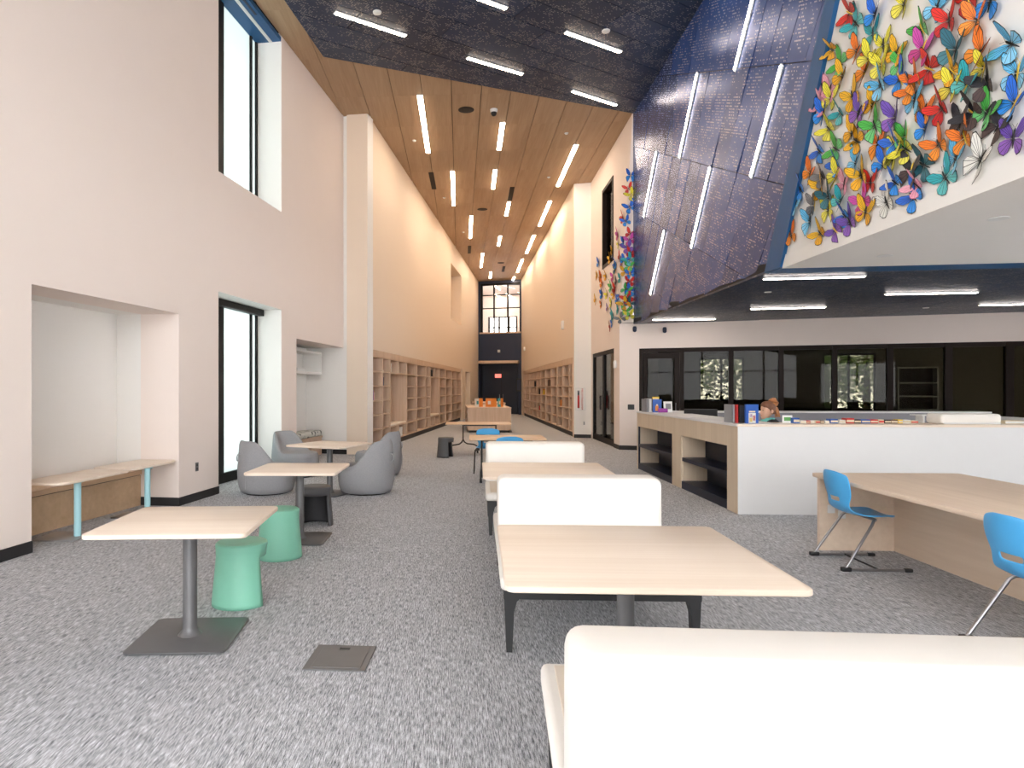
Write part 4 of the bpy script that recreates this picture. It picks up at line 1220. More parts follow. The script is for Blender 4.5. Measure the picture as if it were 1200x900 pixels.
dpart(DW, MB().box(WL - .04, WL, .04, 3.6, 0, DZ - .03), 'end_panel', 'desk_white')
RA = Frame((DE.x + .6, DE.y), (DE.x + 3.7, DE.y - .17))
dpart(RA, MB().box(0, 6.0, -.03, 0.0, 0, DZ - .03), 'rear_panel', 'inner_grey')
dpart(RA, MB().rbox(0, 6.0, -.05, .35, DZ - .029, DZ - .001, .004), 'counter_top', 'desk_white')
dpart(RA, MB().box(0, 6.0, .31, .34, 0, DZ - .03), 'rear_panel', 'desk_white')
dpart(RA, MB().box(0.05, 5.8, -.65, -.03, .70, .73), 'worktop', 'table_wood')

# things on the desk
def D3(px, y, z=DZ): return Vector(((px - PX0) / FPX * y, y, z))
def std_book(label, px, y, w, h, d, mat, rz=0, pic=None):
    p = D3(px, y, DZ)
    t = book('book', label, p, rz, w, h, d, mat)
    return t
k = 0
for px, w, h, c, lab in ((757.5, .05, .245, 'grey', 'grey spined book ending the row on the wood side of the reception desk'),
                         (760.8, .05, .25, 'white', 'white spined book in the row on the wood side of the reception desk')):
    std_book(lab, px, 12.45, w, h, .2, 'book_' + c, math.radians(10))
def cover_book(label, px, y, w, h, mat, shapes, rz=0, dep=.03):
    p = D3(px, y); t = thing('picture_book', label, 'book', p, rz)
    MB().box(0, w, 0, .004, 0, h).box(0, w, dep - .004, dep, 0, h).box(0, .004, 0, dep, 0, h).build('cover', mat, t)
    MB().box(.004, w - .004, .004, dep - .004, .004, h - .004).build('pages', 'paper', t)
    for x0, x1, z0, z1, mm in shapes:
        MB().box(x0 * w, x1 * w, -.002, .001, z0 * h, z1 * h).build('cover_picture', mm, t)
    return t
cover_book('yellow book standing behind a blue one on the reception desk', 764.6, 12.5, .12, .285, 'book_yellow', [(.1, .9, .8, .9, 'book_cream')], math.radians(-8))
cover_book('blue picture book with an orange figure, by the yellow book on the reception desk', 764.8, 12.35, .16, .24, 'book_blue', [(.3, .65, .1, .5, 'book_orange'), (.4, .6, .5, .62, 'book_cream')], math.radians(-8))
std_book('red and grey binder beside the black book at the desk corner', 858.6, 8.55, .030, .235, .2, 'book_grey', math.radians(8))
std_book('red spined binder between grey and black books at the desk corner', 863.4, 8.52, .02, .235, .2, 'book_red', math.radians(8))
std_book('black thick book beside the blue picture book at the desk corner', 867.0, 8.5, .075, .225, .2, 'book_black', math.radians(8))
cover_book('blue picture book with a white and yellow cover picture at the desk corner', 874.0, 8.42, .165, .24, 'book_blue',
           [(.22, .78, .02, .55, 'book_white'), (.26, .5, .08, .3, 'book_yellow'), (.55, .74, .15, .42, 'book_red'), (.3, .5, .34, .5, 'book_purple'), (.25, .75, .58, .66, 'book_cream')], math.radians(4))
p = D3(772, 12.2)
tag(MB().rbox(0, .17, 0, .06, 0, .075, .012).build('tape_dispenser', 'book_purple', loc=p, smooth=40), 'purple tape dispenser on the reception desk beside a card stand', 'tape dispenser')
p = D3(778, 12.25)
t = thing('card_stand', 'tilted white card stand with a printed notice on the reception desk', 'sign', p, math.radians(10))
MB().hull([(0, 0, 0), (.17, 0, 0), (.17, .004, 0), (0, .004, 0)], [(.03, .07, .20), (.20, .07, .20), (.20, .074, .20), (.03, .074, .20)]).build('card', 'paper', t)
MB().hull([(.05, .016, .06), (.15, .016, .06), (.15, .018, .06), (.05, .018, .06)], [(.065, .052, .16), (.165, .052, .16), (.165, .054, .16), (.065, .054, .16)]).build('printed_panel', 'book_grey', t)
MB().box(0, .17, .0, .09, 0, .004).build('foot', 'white_plastic', t)
# papers, monitor, keyboard tray
p = D3(808, 10.3)
tag(MB().box(0, .28, 0, .21, 0, .004).build('paper_sheet', 'paper', loc=p, rz=.1), 'white paper sheet lying on the wood side of the reception desk', 'paper')
def monitor(label, x, y, z, rz, w=.52, h=.30):
    t = thing('computer_monitor', label, 'monitor', (x, y, z), rz)
    MB().rbox(-w / 2, w / 2, 0, .03, .12, .12 + h, .006).build('screen_case', 'black_plastic', t, 40)
    MB().box(-w / 2 + .012, w / 2 - .012, -.001, .001, .135, .12 + h - .012).build('screen', 'frame_black', t)
    MB().box(-.03, .03, .03, .05, .01, .25).build('stand', 'metal_dark', t)
    MB().slab([(-.12, -.06), (.12, -.06), (.12, .12), (-.12, .12)], 0, .012, .003, .03).build('foot', 'metal_dark', t)
WY = .73
mx_ = D3(815, 10.9, WY); monitor('black computer monitor behind the wood side of the reception desk', mx_.x + .35, 11.6, WY + .03, math.radians(-20), .55, .32)
MB_ = MB().box(-.35, .35, -.6, .6, .70, .73)
# inner side worktop carrying the monitor
dpart(DF, MB().box(.6, DF.L - 1.6, AW, AW + .55, .70, .755), 'worktop', 'table_wood')
rz_ = 0
# clutter along the front counter: boxed cards and small books
def small_box(label, px0, px1, y, h, mat, name='card_box', cat='box', d=.12, group=None):
    p = D3(px0, y); w = (px1 - px0) / FPX * y
    t = thing(name, label, cat, p, -.05, group)
    MB().rbox(0, w, 0, d, 0, h, .004, 1).build('body', mat, t)
    MB().box(.002, w - .002, -.0015, .001, h * .25, h * .7).build('paper_label', 'book_cream' if mat != 'book_cream' else 'book_red', t)
y = 8.42
small_box('blue card box first in the row on the white reception counter, beside the woman', 930, 937, y, .07, 'book_blue')
row = [('white', 938, 945), ('red', 945.5, 950), ('white', 950.5, 955), ('cream', 956, 961), ('brown', 961.5, 966), ('white', 967, 972)]
for c, a, b in row: small_box('small %s card box in the low row on the white reception counter' % c, a, b, y, .035, 'book_' + c, group='%s boxes in the low row' % c)
row = [('blue', 973.5, 982, .055, 'blue box between low card boxes and a white box on the reception counter'), ('white', 983.5, 991, .045, 'white box beside the second blue box on the reception counter'),
       ('red', 992, 1001, .065, 'red box standing on the reception counter next to the white box'), ('black', 1001.5, 1009, .05, 'black box between red and long blue boxes on the reception counter'), ('blue', 1010, 1020, .05, 'long blue box in the middle of the reception counter row'),
       ('red', 1020.5, 1029, .05, 'red box beside the long blue box on the reception counter'), ('cream', 1030, 1036, .05, 'cream box beside the red one on the reception counter'), ('black', 1037, 1044, .045, 'black box between two pale boxes on the reception counter'),
       ('brown', 1044.5, 1052, .045, 'brown box beside the black one on the reception counter'), ('yellow', 1053, 1058, .05, 'yellow box near the end of the reception counter row'), ('white', 1059, 1067, .045, 'white box near the end of the reception counter row'), ('cream', 1068, 1076, .035, 'low cream box last in the reception counter row')]
for c, a, b, h, lab in row: small_box(lab, a, b, y, h, 'book_' + c)
p = D3(1104, 8.28)
t = thing('covered_machine', 'white rounded covered machine lying on the reception counter', 'machine', p, -.05)
MB().rbox(0, .72, 0, .32, 0, .125, .035, 3).build('cover', 'cream_vinyl', t, 50)
MB().box(.02, .70, -.003, .002, .0, .02).build('base_strip', 'white_plastic', t)
p = D3(1080, 8.55)
t = thing('paper_tray', 'thin white tray raised beside the covered machine', 'tray', p, -.05)
MB().box(0, .66, 0, .24, .09, .102).build('tray', 'white_plastic', t)
for x in (.05, .6): MB().box(x, x + .02, .05, .2, 0, .09).build('leg', 'white_plastic', t)
p = D3(1178, 8.35)
flat_book('tan folder lying flat at the far end of the reception counter', p, -.05, .34, .25, .035, 'book_cream')
p = D3(922, 9.35, .73 + .0)
# card with picture next to the woman
p = D3(917.5, 9.5, .0)
t = thing('framed_card', 'white framed card with a green print standing beside the woman', 'sign', (p.x, 8.50, DZ), 0)
xa = (917 - PX0) / FPX * 8.5; xb = (928.5 - PX0) / FPX * 8.5
MB().box(xa - p.x, xb - p.x, 0, .01, 0, .10).build('frame', 'paper', t)
MB().box(xa - p.x + .02, xb - p.x - .02, -.001, .001, .03, .075).build('print', 'book_green', t)

# ------------------------------------------------------------------ woman at the desk
WX, WYY = 4.44, 9.2
pr = thing('person', 'woman with a tied up bun, mint top and dark jacket seated behind the desk', 'person', (WX, WYY, 0), 0)
me = bpy.data.meshes.new('body')
J = [(0.02, 0, .50, .15), (0.02, 0, .72, .135), (0.0, 0, .92, .15), (.0, 0, 1.03, .11), (-.005, 0, 1.09, .056), (-.02, 0, 1.15, .05),       # 0-5 pelvis..neck
     (.01, .17, 1.0, .065), (-.03, .22, .78, .048), (-.24, .16, .78, .036), (-.32, .14, .785, .03),                                       # 6-9 arm
     (.01, -.17, 1.0, .065), (-.03, -.22, .78, .048), (-.24, -.16, .78, .036), (-.32, -.14, .785, .03),                                   # 10-13 arm
     (-.05, .09, .50, .095), (-.43, .10, .50, .068), (-.42, .10, .12, .045), (-.42, .10, .05, .04), (-.55, .10, .035, .032),              # 14-18 leg
     (-.05, -.09, .50, .095), (-.43, -.10, .50, .068), (-.42, -.10, .12, .045), (-.42, -.10, .05, .04), (-.55, -.10, .035, .032)]
Eg = [(0, 1), (1, 2), (2, 3), (3, 4), (4, 5), (3, 6), (6, 7), (7, 8), (8, 9), (3, 10), (10, 11), (11, 12), (12, 13), (0, 14), (14, 15), (15, 16), (16, 17), (17, 18), (0, 19), (19, 20), (20, 21), (21, 22), (22, 23)]
for base, s in ((9, 1), (13, -1)):                                   # palm and five fingers
    bx_, by_, bz_, _ = J[base]
    J.append((bx_ - .06, by_, bz_, .028)); palm = len(J) - 1; Eg.append((base, palm))
    for fi, (oy, ln_) in enumerate(((-.03, .06), (-.010, .07), (.010, .066), (.028, .052))):
        J.append((bx_ - .09, by_ + oy, bz_, .010)); a_ = len(J) - 1; Eg.append((palm, a_))
        J.append((bx_ - .09 - ln_ * .6, by_ + oy, bz_ - .004, .009)); Eg.append((a_, a_ + 1))
        J.append((bx_ - .09 - ln_, by_ + oy, bz_ - .022, .008)); Eg.append((a_ + 1, a_ + 2))
    J.append((bx_ - .03, by_ - s * .035, bz_, .011)); a_ = len(J) - 1; Eg.append((base, a_))
    J.append((bx_ - .065, by_ - s * .052, bz_ - .008, .009)); Eg.append((a_, a_ + 1))
me.from_pydata([j[:3] for j in J], Eg, [])
me.materials.append(MATS['skin'])
bo = bpy.data.objects.new('body', me); COL.objects.link(bo); bo.parent = pr
sk = bo.modifiers.new('skin', 'SKIN'); sk.use_smooth_shade = True
for i, j in enumerate(J): me.skin_vertices[0].data[i].radius = (j[3], j[3])
me.skin_vertices[0].data[0].use_root = True
sb = bo.modifiers.new('sub', 'SUBSURF'); sb.levels = 1; sb.render_levels = 2
# head: rings from chin to crown, the face turned to -x
def head_ring(z, fwd, back, wid, cx=0.0, n=24):
    out = []
    for i in range(n):
        a = 2 * math.pi * i / n
        c, s_ = math.cos(a), math.sin(a)
        x = (fwd if c < 0 else back) * c
        out.append((-.02 + cx + x, wid * s_, z))
    return out
hz = 1.25
hr = [head_ring(hz - .118, .035, .03, .028, -.045), head_ring(hz - .105, .054, .04, .038, -.034), head_ring(hz - .08, .070, .05, .050, -.024), head_ring(hz - .05, .080, .07, .060, -.014),
      head_ring(hz - .02, .088, .09, .071, -.005), head_ring(hz + .01, .088, .096, .074), head_ring(hz + .04, .092, .098, .074), head_ring(hz + .075, .085, .092, .068), head_ring(hz + .105, .062, .07, .05), head_ring(hz + .12, .025, .03, .02)]
hd = MB().rings(hr, True, True)
nose = [(-.114, 0, hz + .004), (-.142, .0, hz - .030), (-.112, .0, hz - .046), (-.095, .017, hz - .035), (-.095, -.017, hz - .035), (-.10, 0, hz + .02)]
hd.add(nose, [(5, 0, 3), (5, 4, 0), (0, 1, 3), (0, 4, 1), (1, 2, 3), (1, 4, 2)])
head = hd.build('head', 'skin', pr, 70)
for s in (-1, 1):
    MB().rings([[(-.095 + .006 * math.cos(a) * 0 - .004, s * .03 + .012 * math.cos(a), hz + .006 + .006 * math.sin(a)) for a in [k * math.pi / 4 for k in range(8)]],
                [(-.107, s * .03 + .006 * math.cos(a), hz + .006 + .003 * math.sin(a)) for a in [k * math.pi / 4 for k in range(8)]]]).build('eye', 'jacket', head)
    MB().rings([[(.0 + .018 * math.cos(a), s * .071, hz - .01 + .028 * math.sin(a)) for a in [k * math.pi / 5 for k in range(10)]],
                [(.004 + .016 * math.cos(a), s * .082, hz - .008 + .026 * math.sin(a)) for a in [k * math.pi / 5 for k in range(10)]]]).build('ear', 'skin', head, 60)
plain('lips', (.45, .12, .11), .5)
MB().rbox(-.113, -.095, -.02, .02, hz - .072, hz - .06, .004).build('mouth', 'lips', head, 60)
# hair cap with a bun and loose strands
hr = [head_ring(hz - .045, -.035, .095, .070, .015), head_ring(hz - .02, -.005, .105, .078, .005), head_ring(hz + .02, .03, .112, .082), head_ring(hz + .05, .085, .112, .083), head_ring(hz + .085, .094, .104, .077), head_ring(hz + .118, .070, .08, .058), head_ring(hz + .134, .03, .035, .026)]
MB().rings(hr, True, True).build('hair', 'hair', pr, 70)
m = MB()
rnd = random.Random(3)
for k in range(26):
    a = rnd.uniform(0, 6.28); b_ = rnd.uniform(-1.2, 1.4); r = rnd.uniform(.045, .06)
    c = Vector((.055, 0, hz + .115))
    pts = []
    for q in range(7):
        aa = a + q * .33; pts.append(c + Vector((math.cos(aa) * math.cos(b_), math.sin(aa) * math.cos(b_), math.sin(b_) * .9 + .1 * math.sin(aa * 2))) * r)
    m.tube(pts, .013, 6)
m.build('hair_bun', 'hair_light', pr, 70)
m = MB()
for k in range(10):
    x = .05 + rnd.uniform(-.02, .05); yy = rnd.uniform(-.05, .05)
    m.tube([(x, yy, hz + .05), (x + .03, yy * 1.1, hz - .02), (x + .035 + rnd.uniform(-.01, .015), yy * 1.1, hz - .09)], [.012, .01, .004], 6)
m.build('loose_hair', 'hair_light', pr, 70)
# clothing
def torso_ring(z, rx, ry, cx=.01, n=28): return [(cx + rx * math.cos(2 * math.pi * i / n), ry * math.sin(2 * math.pi * i / n), z) for i in range(n)]
MB().rings([torso_ring(.46, .17, .20), torso_ring(.6, .165, .19), torso_ring(.8, .165, .20), torso_ring(.95, .16, .225), torso_ring(1.06, .135, .205), torso_ring(1.11, .10, .14), torso_ring(1.135, .074, .085)], False, True).build('jacket', 'jacket', pr, 60)
MB().rings([torso_ring(1.05, .128, .14, -.02), torso_ring(1.10, .10, .11, -.02), torso_ring(1.145, .074, .075, -.005), torso_ring(1.152, .066, .068, -.005)], False, True).build('collar', 'mint_cloth', pr, 60)
for s in (-1, 1):
    MB().tube([(.01, s * .15, 1.0), (.0, s * .20, .93), (-.03, s * .225, .79), (-.13, s * .195, .785), (-.27, s * .15, .785)], [.078, .074, .064, .056, .045], 12).build('sleeve', 'jacket', pr, 60)
    MB().tube([(.02, s * .08, .50), (-.2, s * .095, .505), (-.43, s * .10, .50), (-.43, s * .10, .45), (-.42, s * .10, .3), (-.42, s * .10, .10)], [.11, .105, .085, .08, .068, .058], 12).build('trouser_leg', 'jacket', pr, 60)
# her task chair
t = thing('task_chair', 'black task chair the seated woman sits on', 'chair', (WX + .04, WYY, 0), 0)
MB().rbox(-.25, .24, -.24, .24, .34, .40, .03, 3).build('seat', 'black_plastic', t, 50)
MB().rbox(.235, .28, -.22, .22, .46, .92, .02, 3).build('backrest', 'black_plastic', t, 50)
MB().box(.18, .27, -.03, .03, .33, .5).build('back_post', 'metal_dark', t)
MB().lathe([(.03, .07), (.03, .34)], 14).build('gas_lift', 'metal_dark', t, 40)
for k in range(5):
    a = k * 2 * math.pi / 5
    MB().tube([(0, 0, .10), (.28 * math.cos(a), .28 * math.sin(a), .07)], [.03, .018], 8).build('base_arm', 'metal_dark', t, 40)
    MB().tube([(.28 * math.cos(a) - .02, .28 * math.sin(a), .028), (.28 * math.cos(a) + .02, .28 * math.sin(a), .028)], .028, 12).build('caster', 'black_plastic', t, 40)

# ------------------------------------------------------------------ long wood counter at the right
cz = math.radians(-2.2)
lt = thing('long_counter', 'long pale wood counter table with a solid end panel in front of the reception', 'table', (4.14, 4.5, 0), cz)
MB().slab([(-.68, -2.1), (.70, -2.1), (.70, 1.95), (-.68, 1.95)], .705, .74, .005, .03).build('tabletop', 'panel_wood', lt, 40)
MB().box(-.64, .10, 1.88, 1.92, 0, .705).build('end_panel', 'panel_wood', lt)
MB().box(-.64, .10, -2.06, -2.02, 0, .705).build('end_panel', 'panel_wood', lt)
MB().box(.06, .10, -2.02, 1.88, 0, .705).build('modesty_panel', 'panel_wood', lt)
for x in (-.53, -.43): 
    w_ = MB().rbox(x - .035, x + .035, 1.872, 1.881, .31 + (-.43 - x) * .5, .39 + (-.43 - x) * .5, .003, 1).build('outlet_plate', 'white_plastic', lt)

# ------------------------------------------------------------------ floor box, outlets, small wall things
t = thing('floor_box', 'square grey flush floor box lid in the carpet', 'floor box', (-.62, 3.845, 0), math.radians(-4))
MB().rbox(-.178, .178, -.178, .178, 0.0, .008, .003, 1).build('frame', 'floor_plate', t)
MB().rbox(-.135, .145, -.15, .15, .006, .011, .002, 1).build('lid', 'floor_plate', t)
MB().box(-.03, .03, .10, .125, .011, .013).build('lid_pull', 'metal_dark', t)
def outlet(label, fr, px, py, mat='metal_grey', w=.075, h=.12):
    s = fr.px(px); z = fr.z(px, py)
    t = thing('power_outlet', label, 'outlet', fr.pt(s, 0, z), fr.rz)
    MB().rbox(-w / 2, w / 2, -.009, .0, -h / 2, h / 2, .003, 1).build('plate', mat, t)
    for dz in (-.026, .026): MB().box(-.018, .018, -.012, -.008, dz - .015, dz + .015).build('socket', 'black_plastic' if mat != 'black_plastic' else 'metal_grey', t)
outlet('dark double outlet on the left wall between niche and tall window', L1, 230.5, 547)
outlet('dark double outlet low on the left pier beside the alcove', PL, 415.8, 508.8, 'metal_grey', .13, .12)
outlet('small white outlet low on the right pier below the extinguisher cabinet', PR, 684.5, 496, 'white_plastic', .08, .12)
t = thing('wall_switch', 'black double switch plate on the white wall by the office door', 'switch', WW.pt(WW.px(739.5), 0, WW.z(739.5, 477)), WW.rz)
MB().rbox(-.08, .08, -.01, 0, -.065, .065, .003, 1).build('plate', 'black_plastic', t)
for dx in (-.035, .035): MB().rbox(dx - .025, dx + .025, -.015, -.009, -.045, .045, .003, 1).build('rocker', 'metal_dark', t)
for px, py in ((744, 386), (779, 387)):
    t = thing('wall_hook', 'small dark blue rounded hook on the wall under the low ceiling', 'hook', WW.pt(WW.px(px), 0, WW.z(px, py)), WW.rz, 'dark hooks under the low ceiling')
    MB().lathe([(.02, -.07), (.045, -.05), (.05, .03), (.035, .07)], 14, (0, -.06)).build('body', 'navy_paint', t, 50)
    MB().box(-.02, .02, -.03, 0, -.03, .05).build('bracket', 'frame_black', t)
def wall_box(name, label, cat, fr, px, py, w, h, d, t0=0.0):
    t = thing(name, label, cat, fr.pt(fr.px(px), t0, fr.z(px, py)), fr.rz)
    MB().rbox(-w / 2, w / 2, -d, 0, -h / 2, h / 2, .012, 2).build('case', 'white_plastic', t, 40)
    MB().rbox(-w * .3, w * .3, -d - .006, -d + .002, -h * .05, h * .35, .004, 1).build('lens', 'paper', t, 40)
wall_box('wall_strobe', 'white alarm strobe on the right hall wall near the pier', 'alarm', R2, 660.4, 381, .22, .3, .08)
wall_box('wall_strobe', 'white alarm strobe on the right hall wall near the navy end', 'alarm', R2, 615.3, 409, .24, .2, .08)
wall_box('wall_strobe', 'white alarm strobe on the navy end wall below the clerestory', 'alarm', EW, 584.7, 411.5, .16, .16, .06)
wall_box('wall_strobe', 'white alarm strobe beside the glass double door', 'alarm', R1, 722, 427, .14, .2, .06)
t = thing('wall_panel', 'narrow dark panel on the wood wall by the navy doors', 'panel', EW.pt(EW.px(608.4), -.02, EW.z(608.4, 451)), EW.rz)
MB().rbox(-.16, .16, -.05, 0.02, -.38, .38, .01).build('case', 'black_plastic', t)
MB().box(-.12, .12, -.053, -.049, -.3, .3).build('screen', 'navy_paint', t)
# extinguisher cabinet
ca_, cb_ = PR.px(674.2), PR.px(686.2); cz0, cz1 = PR.z(680, 481), PR.z(680, 454.5)
cwid = cb_ - ca_
t = thing('extinguisher_cabinet', 'white fire extinguisher cabinet with red lettering on the right pier', 'cabinet', PR.pt(ca_, 0, cz0), PR.rz)
h = cz1 - cz0
MB().box(0, cwid, -.05, 0, 0, h).build('frame', 'white_plastic', t)
dr = MB().box(.03, cwid - .03, -.06, -.05, .03, h - .03).build('door', 'paper', t)
MB().box(cwid * .22, cwid * .42, -.063, -.059, h * .1, h * .88).build('vision_panel', 'inner_grey', t)
MB().tube([(cwid * .32, -.066, h * .12), (cwid * .32, -.066, h * .62), (cwid * .32, -.066, h * .68)], [.03, .03, .015], 10).build('extinguisher', 'book_red', t, 50)
MB().tube([(cwid * .32, -.066, h * .68), (cwid * .32, -.066, h * .8)], .018, 8).build('extinguisher_valve', 'black_plastic', t, 50)
fc = bpy.data.curves.new('lettering', 'FONT'); fc.body = 'FIRE EXTINGUISHER'; fc.size = .075; fc.extrude = .001; fc.align_x = 'CENTER'; fc.align_y = 'CENTER'
_tmp = bpy.data.objects.new('lettering_source', fc); _me = bpy.data.meshes.new_from_object(_tmp); bpy.data.objects.remove(_tmp)
_me.name = 'lettering'; fo = bpy.data.objects.new('lettering', _me); COL.objects.link(fo); fo.parent = t
_me.materials.clear(); _me.materials.append(MATS['book_red'])
fo.location = (cwid * .68, -.062, h / 2); fo.rotation_euler = (math.pi / 2, math.radians(90), 0)

# ------------------------------------------------------------------ office behind the reception glass
OB = WW.off(6.5)
OF0, OF1 = .62, ww_len + 2
def oz(px, py): return OB.z(px, py)
wa = (OB.px(819), OB.px(872), max(.9, oz(840, 470)), oz(840, 419))
wb = (OB.px(964), OB.px(1027), .35, oz(1000, 414))
wall('wall_office_back', OB, OF0, OF1, 0, 3.2, .2, 'office_wall', [wa, wb])
m = MB().box(OF0, OF1, .25, 6.7, 3.05, 3.2)
m.box(OF0 - .1, OF0, .25, 6.7, 0, 3.2).box(OF1, OF1 + .1, .25, 6.7, 0, 3.2)
struct(in_frame(WW, m, 'wall_office_shell', 'office_wall'))
for n_, (a, b, z0, z1) in ((15, wa), (16, wb)):
    wn_ = struct(thing('window_%d' % n_, 'office window onto trees', 'window', OB.pt(0), OB.rz)); del wn_['category']
    for x in (a, a + (b - a) * .48, b - .06): MB().box(x, x + .06, .05, .12, z0, z1).build('mullion', 'frame_black', wn_)
    for z in (z0, z1 - .06): MB().box(a, b, .05, .12, z, z + .06).build('transom', 'frame_black', wn_)
    MB().box(a, b, .08, .085, z0, z1).build('pane', 'glass_clear', wn_)
t = thing('office_table', 'long dark meeting table in the office behind the glass', 'table', WW.pt(3.4, 3.6, 0), WW.rz)
MB().rbox(-1.9, 1.9, -.5, .5, .70, .74, .01).build('tabletop', 'office_dark', t)
for sx in (-1.7, 1.7):
    for sy in (-.4, .4): MB().box(sx - .03, sx + .03, sy - .03, sy + .03, 0, .70).build('leg', 'metal_dark', t)
def office_chair(label, s, tt, mat):
    t = thing('office_chair', label, 'chair', WW.pt(s, tt, 0), WW.rz)
    MB().rbox(-.24, .24, -.22, .22, .42, .47, .02).build('seat', mat, t)
    MB().rbox(-.23, .23, -.25, -.21, .5, .95, .02).build('backrest', mat, t, 50)
    for sx in (-.2, .2):
        for sy in (-.18, .18): MB().tube([(sx, sy, .42), (sx * 1.1, sy * 1.1, 0)], .012, 6).build('leg', 'steel', t)
        MB().tube([(sx, -.2, .44), (sx, -.23, .6)], .012, 6).build('back_support', 'steel', t)
plain('chair_rust', (.20, .045, .03), .5)
office_chair('rust red chair at the office meeting table behind the glass', 1.95, 2.2, 'chair_rust')
office_chair('pale grey chair at the office meeting table behind the glass', 2.75, 2.2, 'white_plastic')
t = thing('office_shelf', 'tall pale shelving unit against the office back wall', 'shelf', WW.pt(WW.off(5.9).px(1052), 5.9, 0), WW.rz)
MB().box(0, .04, 0, .4, 0, 2.2).box(1.0, 1.04, 0, .4, 0, 2.2).build('side', 'white_plastic', t)
for z in (.1, .5, .9, 1.3, 1.7, 2.16): MB().box(.04, 1.0, 0, .4, z, z + .04).build('shelf', 'white_plastic', t)
MB().box(0, 1.04, .4, .42, 0, 2.2).build('back_panel', 'office_dark', t)
t = thing('office_cabinet', 'low dark cabinet in the office under the wide window', 'cabinet', WW.pt(WW.off(4.6).px(985), 4.6, 0), WW.rz)
MB().rbox(-1.6, .8, 0, .5, 0, .98, .01).build('body', 'office_dark', t)
for k in range(3): MB().box(-1.58 + k * .8, -.82 + k * .8, -.015, 0, .06, .94).build('door', 'office_dark', t)
t = thing('office_box', 'small dark box on the low office cabinet', 'box', WW.pt(WW.off(4.8).px(1001), 4.75, .98), WW.rz)
MB().rbox(-.1, .1, 0, .2, 0, .2, .01).build('body', 'office_dark', t); MB().rbox(-.105, .105, -.005, .205, .2, .23, .005).build('lid', 'metal_dark', t)
# ground and trees outside
gp_ = OB.pt(6, 14)
lawn = struct(MB().box(-2, 26, 20.5 - 5, 46, -.4, -.13).build('lawn', 'lawn'), 'grass outside')
def tree(label, x, y, h, r, mat, seed):
    rn = random.Random(seed)
    t = thing('tree', label, 'tree', (x, y, -.13), 0, 'trees outside the office windows')
    MB().tube([(0, 0, 0), (.05, .02, h * .4), (0, .05, h * .75)], [.16, .12, .05], 8).build('trunk', 'bark', t, 60)
    vs = []; fs = []
    for k in range(1500):
        d = Vector((rn.gauss(0, 1), rn.gauss(0, 1), rn.gauss(0, 1))).normalized() * (rn.random() ** .45)
        c = Vector((d.x * r, d.y * r, h * .58 + d.z * h * .46))
        a = Vector((rn.gauss(0, 1), rn.gauss(0, 1), rn.gauss(0, 1))).normalized(); b = a.orthogonal().normalized()
        s = rn.uniform(.08, .16); o = len(vs)
        vs += [c - a * s, c + b * s * .5, c + a * s, c - b * s * .5]; fs.append((o, o + 1, o + 2, o + 3))
    fo_ = MB().add(vs, fs).build('foliage', mat, t); fo_['kind'] = 'stuff'
for i, (px, tt, h, r, mt) in enumerate(((800, 11, 4.6, 1.35, 'leaf'), (858, 11.5, 5.0, 1.4, 'leaf_dark'), (915, 11, 4.8, 1.35, 'leaf'), (967, 10.5, 4.6, 1.2, 'leaf_dark'), (1015, 11.5, 4.8, 1.3, 'leaf'), (1075, 10.5, 4.8, 1.35, 'leaf_dark'))):
    fr_ = WW.off(tt); q = fr_.pt(fr_.px(px))
    tree('leafy green tree standing outside the office windows', q.x, q.y, h, r, mt, i)

# ------------------------------------------------------------------ paper butterflies
bsp = {  # main colour, second colour, words
    'r': ((.72, .03, .02), (.55, .02, .02), 'red'), 'o': ((.85, .20, .02), (.85, .28, .03), 'orange'), 'y': ((.85, .78, .06), (.80, .72, .10), 'yellow'),
    'a': ((.86, .48, .02), (.80, .40, .02), 'amber'), 'b': ((.02, .16, .72), (.03, .28, .80), 'deep blue'), 'l': ((.12, .50, .82), (.25, .62, .88), 'sky blue'),
    't': ((.03, .42, .48), (.12, .52, .52), 'teal'), 'g': ((.08, .50, .08), (.16, .58, .20), 'green'), 'p': ((.85, .42, .52), (.80, .36, .48), 'pink'),
    'v': ((.16, .08, .45), (.28, .12, .50), 'violet'), 'm': ((.62, .08, .42), (.55, .06, .25), 'magenta'), 'k': ((.03, .03, .04), (.08, .05, .05), 'black'),
    'w': ((.80, .80, .76), (.75, .75, .70), 'white'), 'n': ((.22, .22, .23), (.16, .17, .19), 'grey'), 'd': ((.02, .13, .18), (.05, .18, .22), 'dark teal')}
plain('wing_black', (.012, .012, .013), .6)
plain('body_yellow', (.75, .50, .05), .6)
FW = [(.004, .004), (.012, .05), (.055, .105), (.105, .132), (.120, .115), (.108, .075), (.088, .035), (.045, .004)]
HW = [(.004, -.002), (.050, .000), (.088, -.012), (.098, -.045), (.080, -.080), (.050, -.094), (.026, -.075), (.008, -.03)]
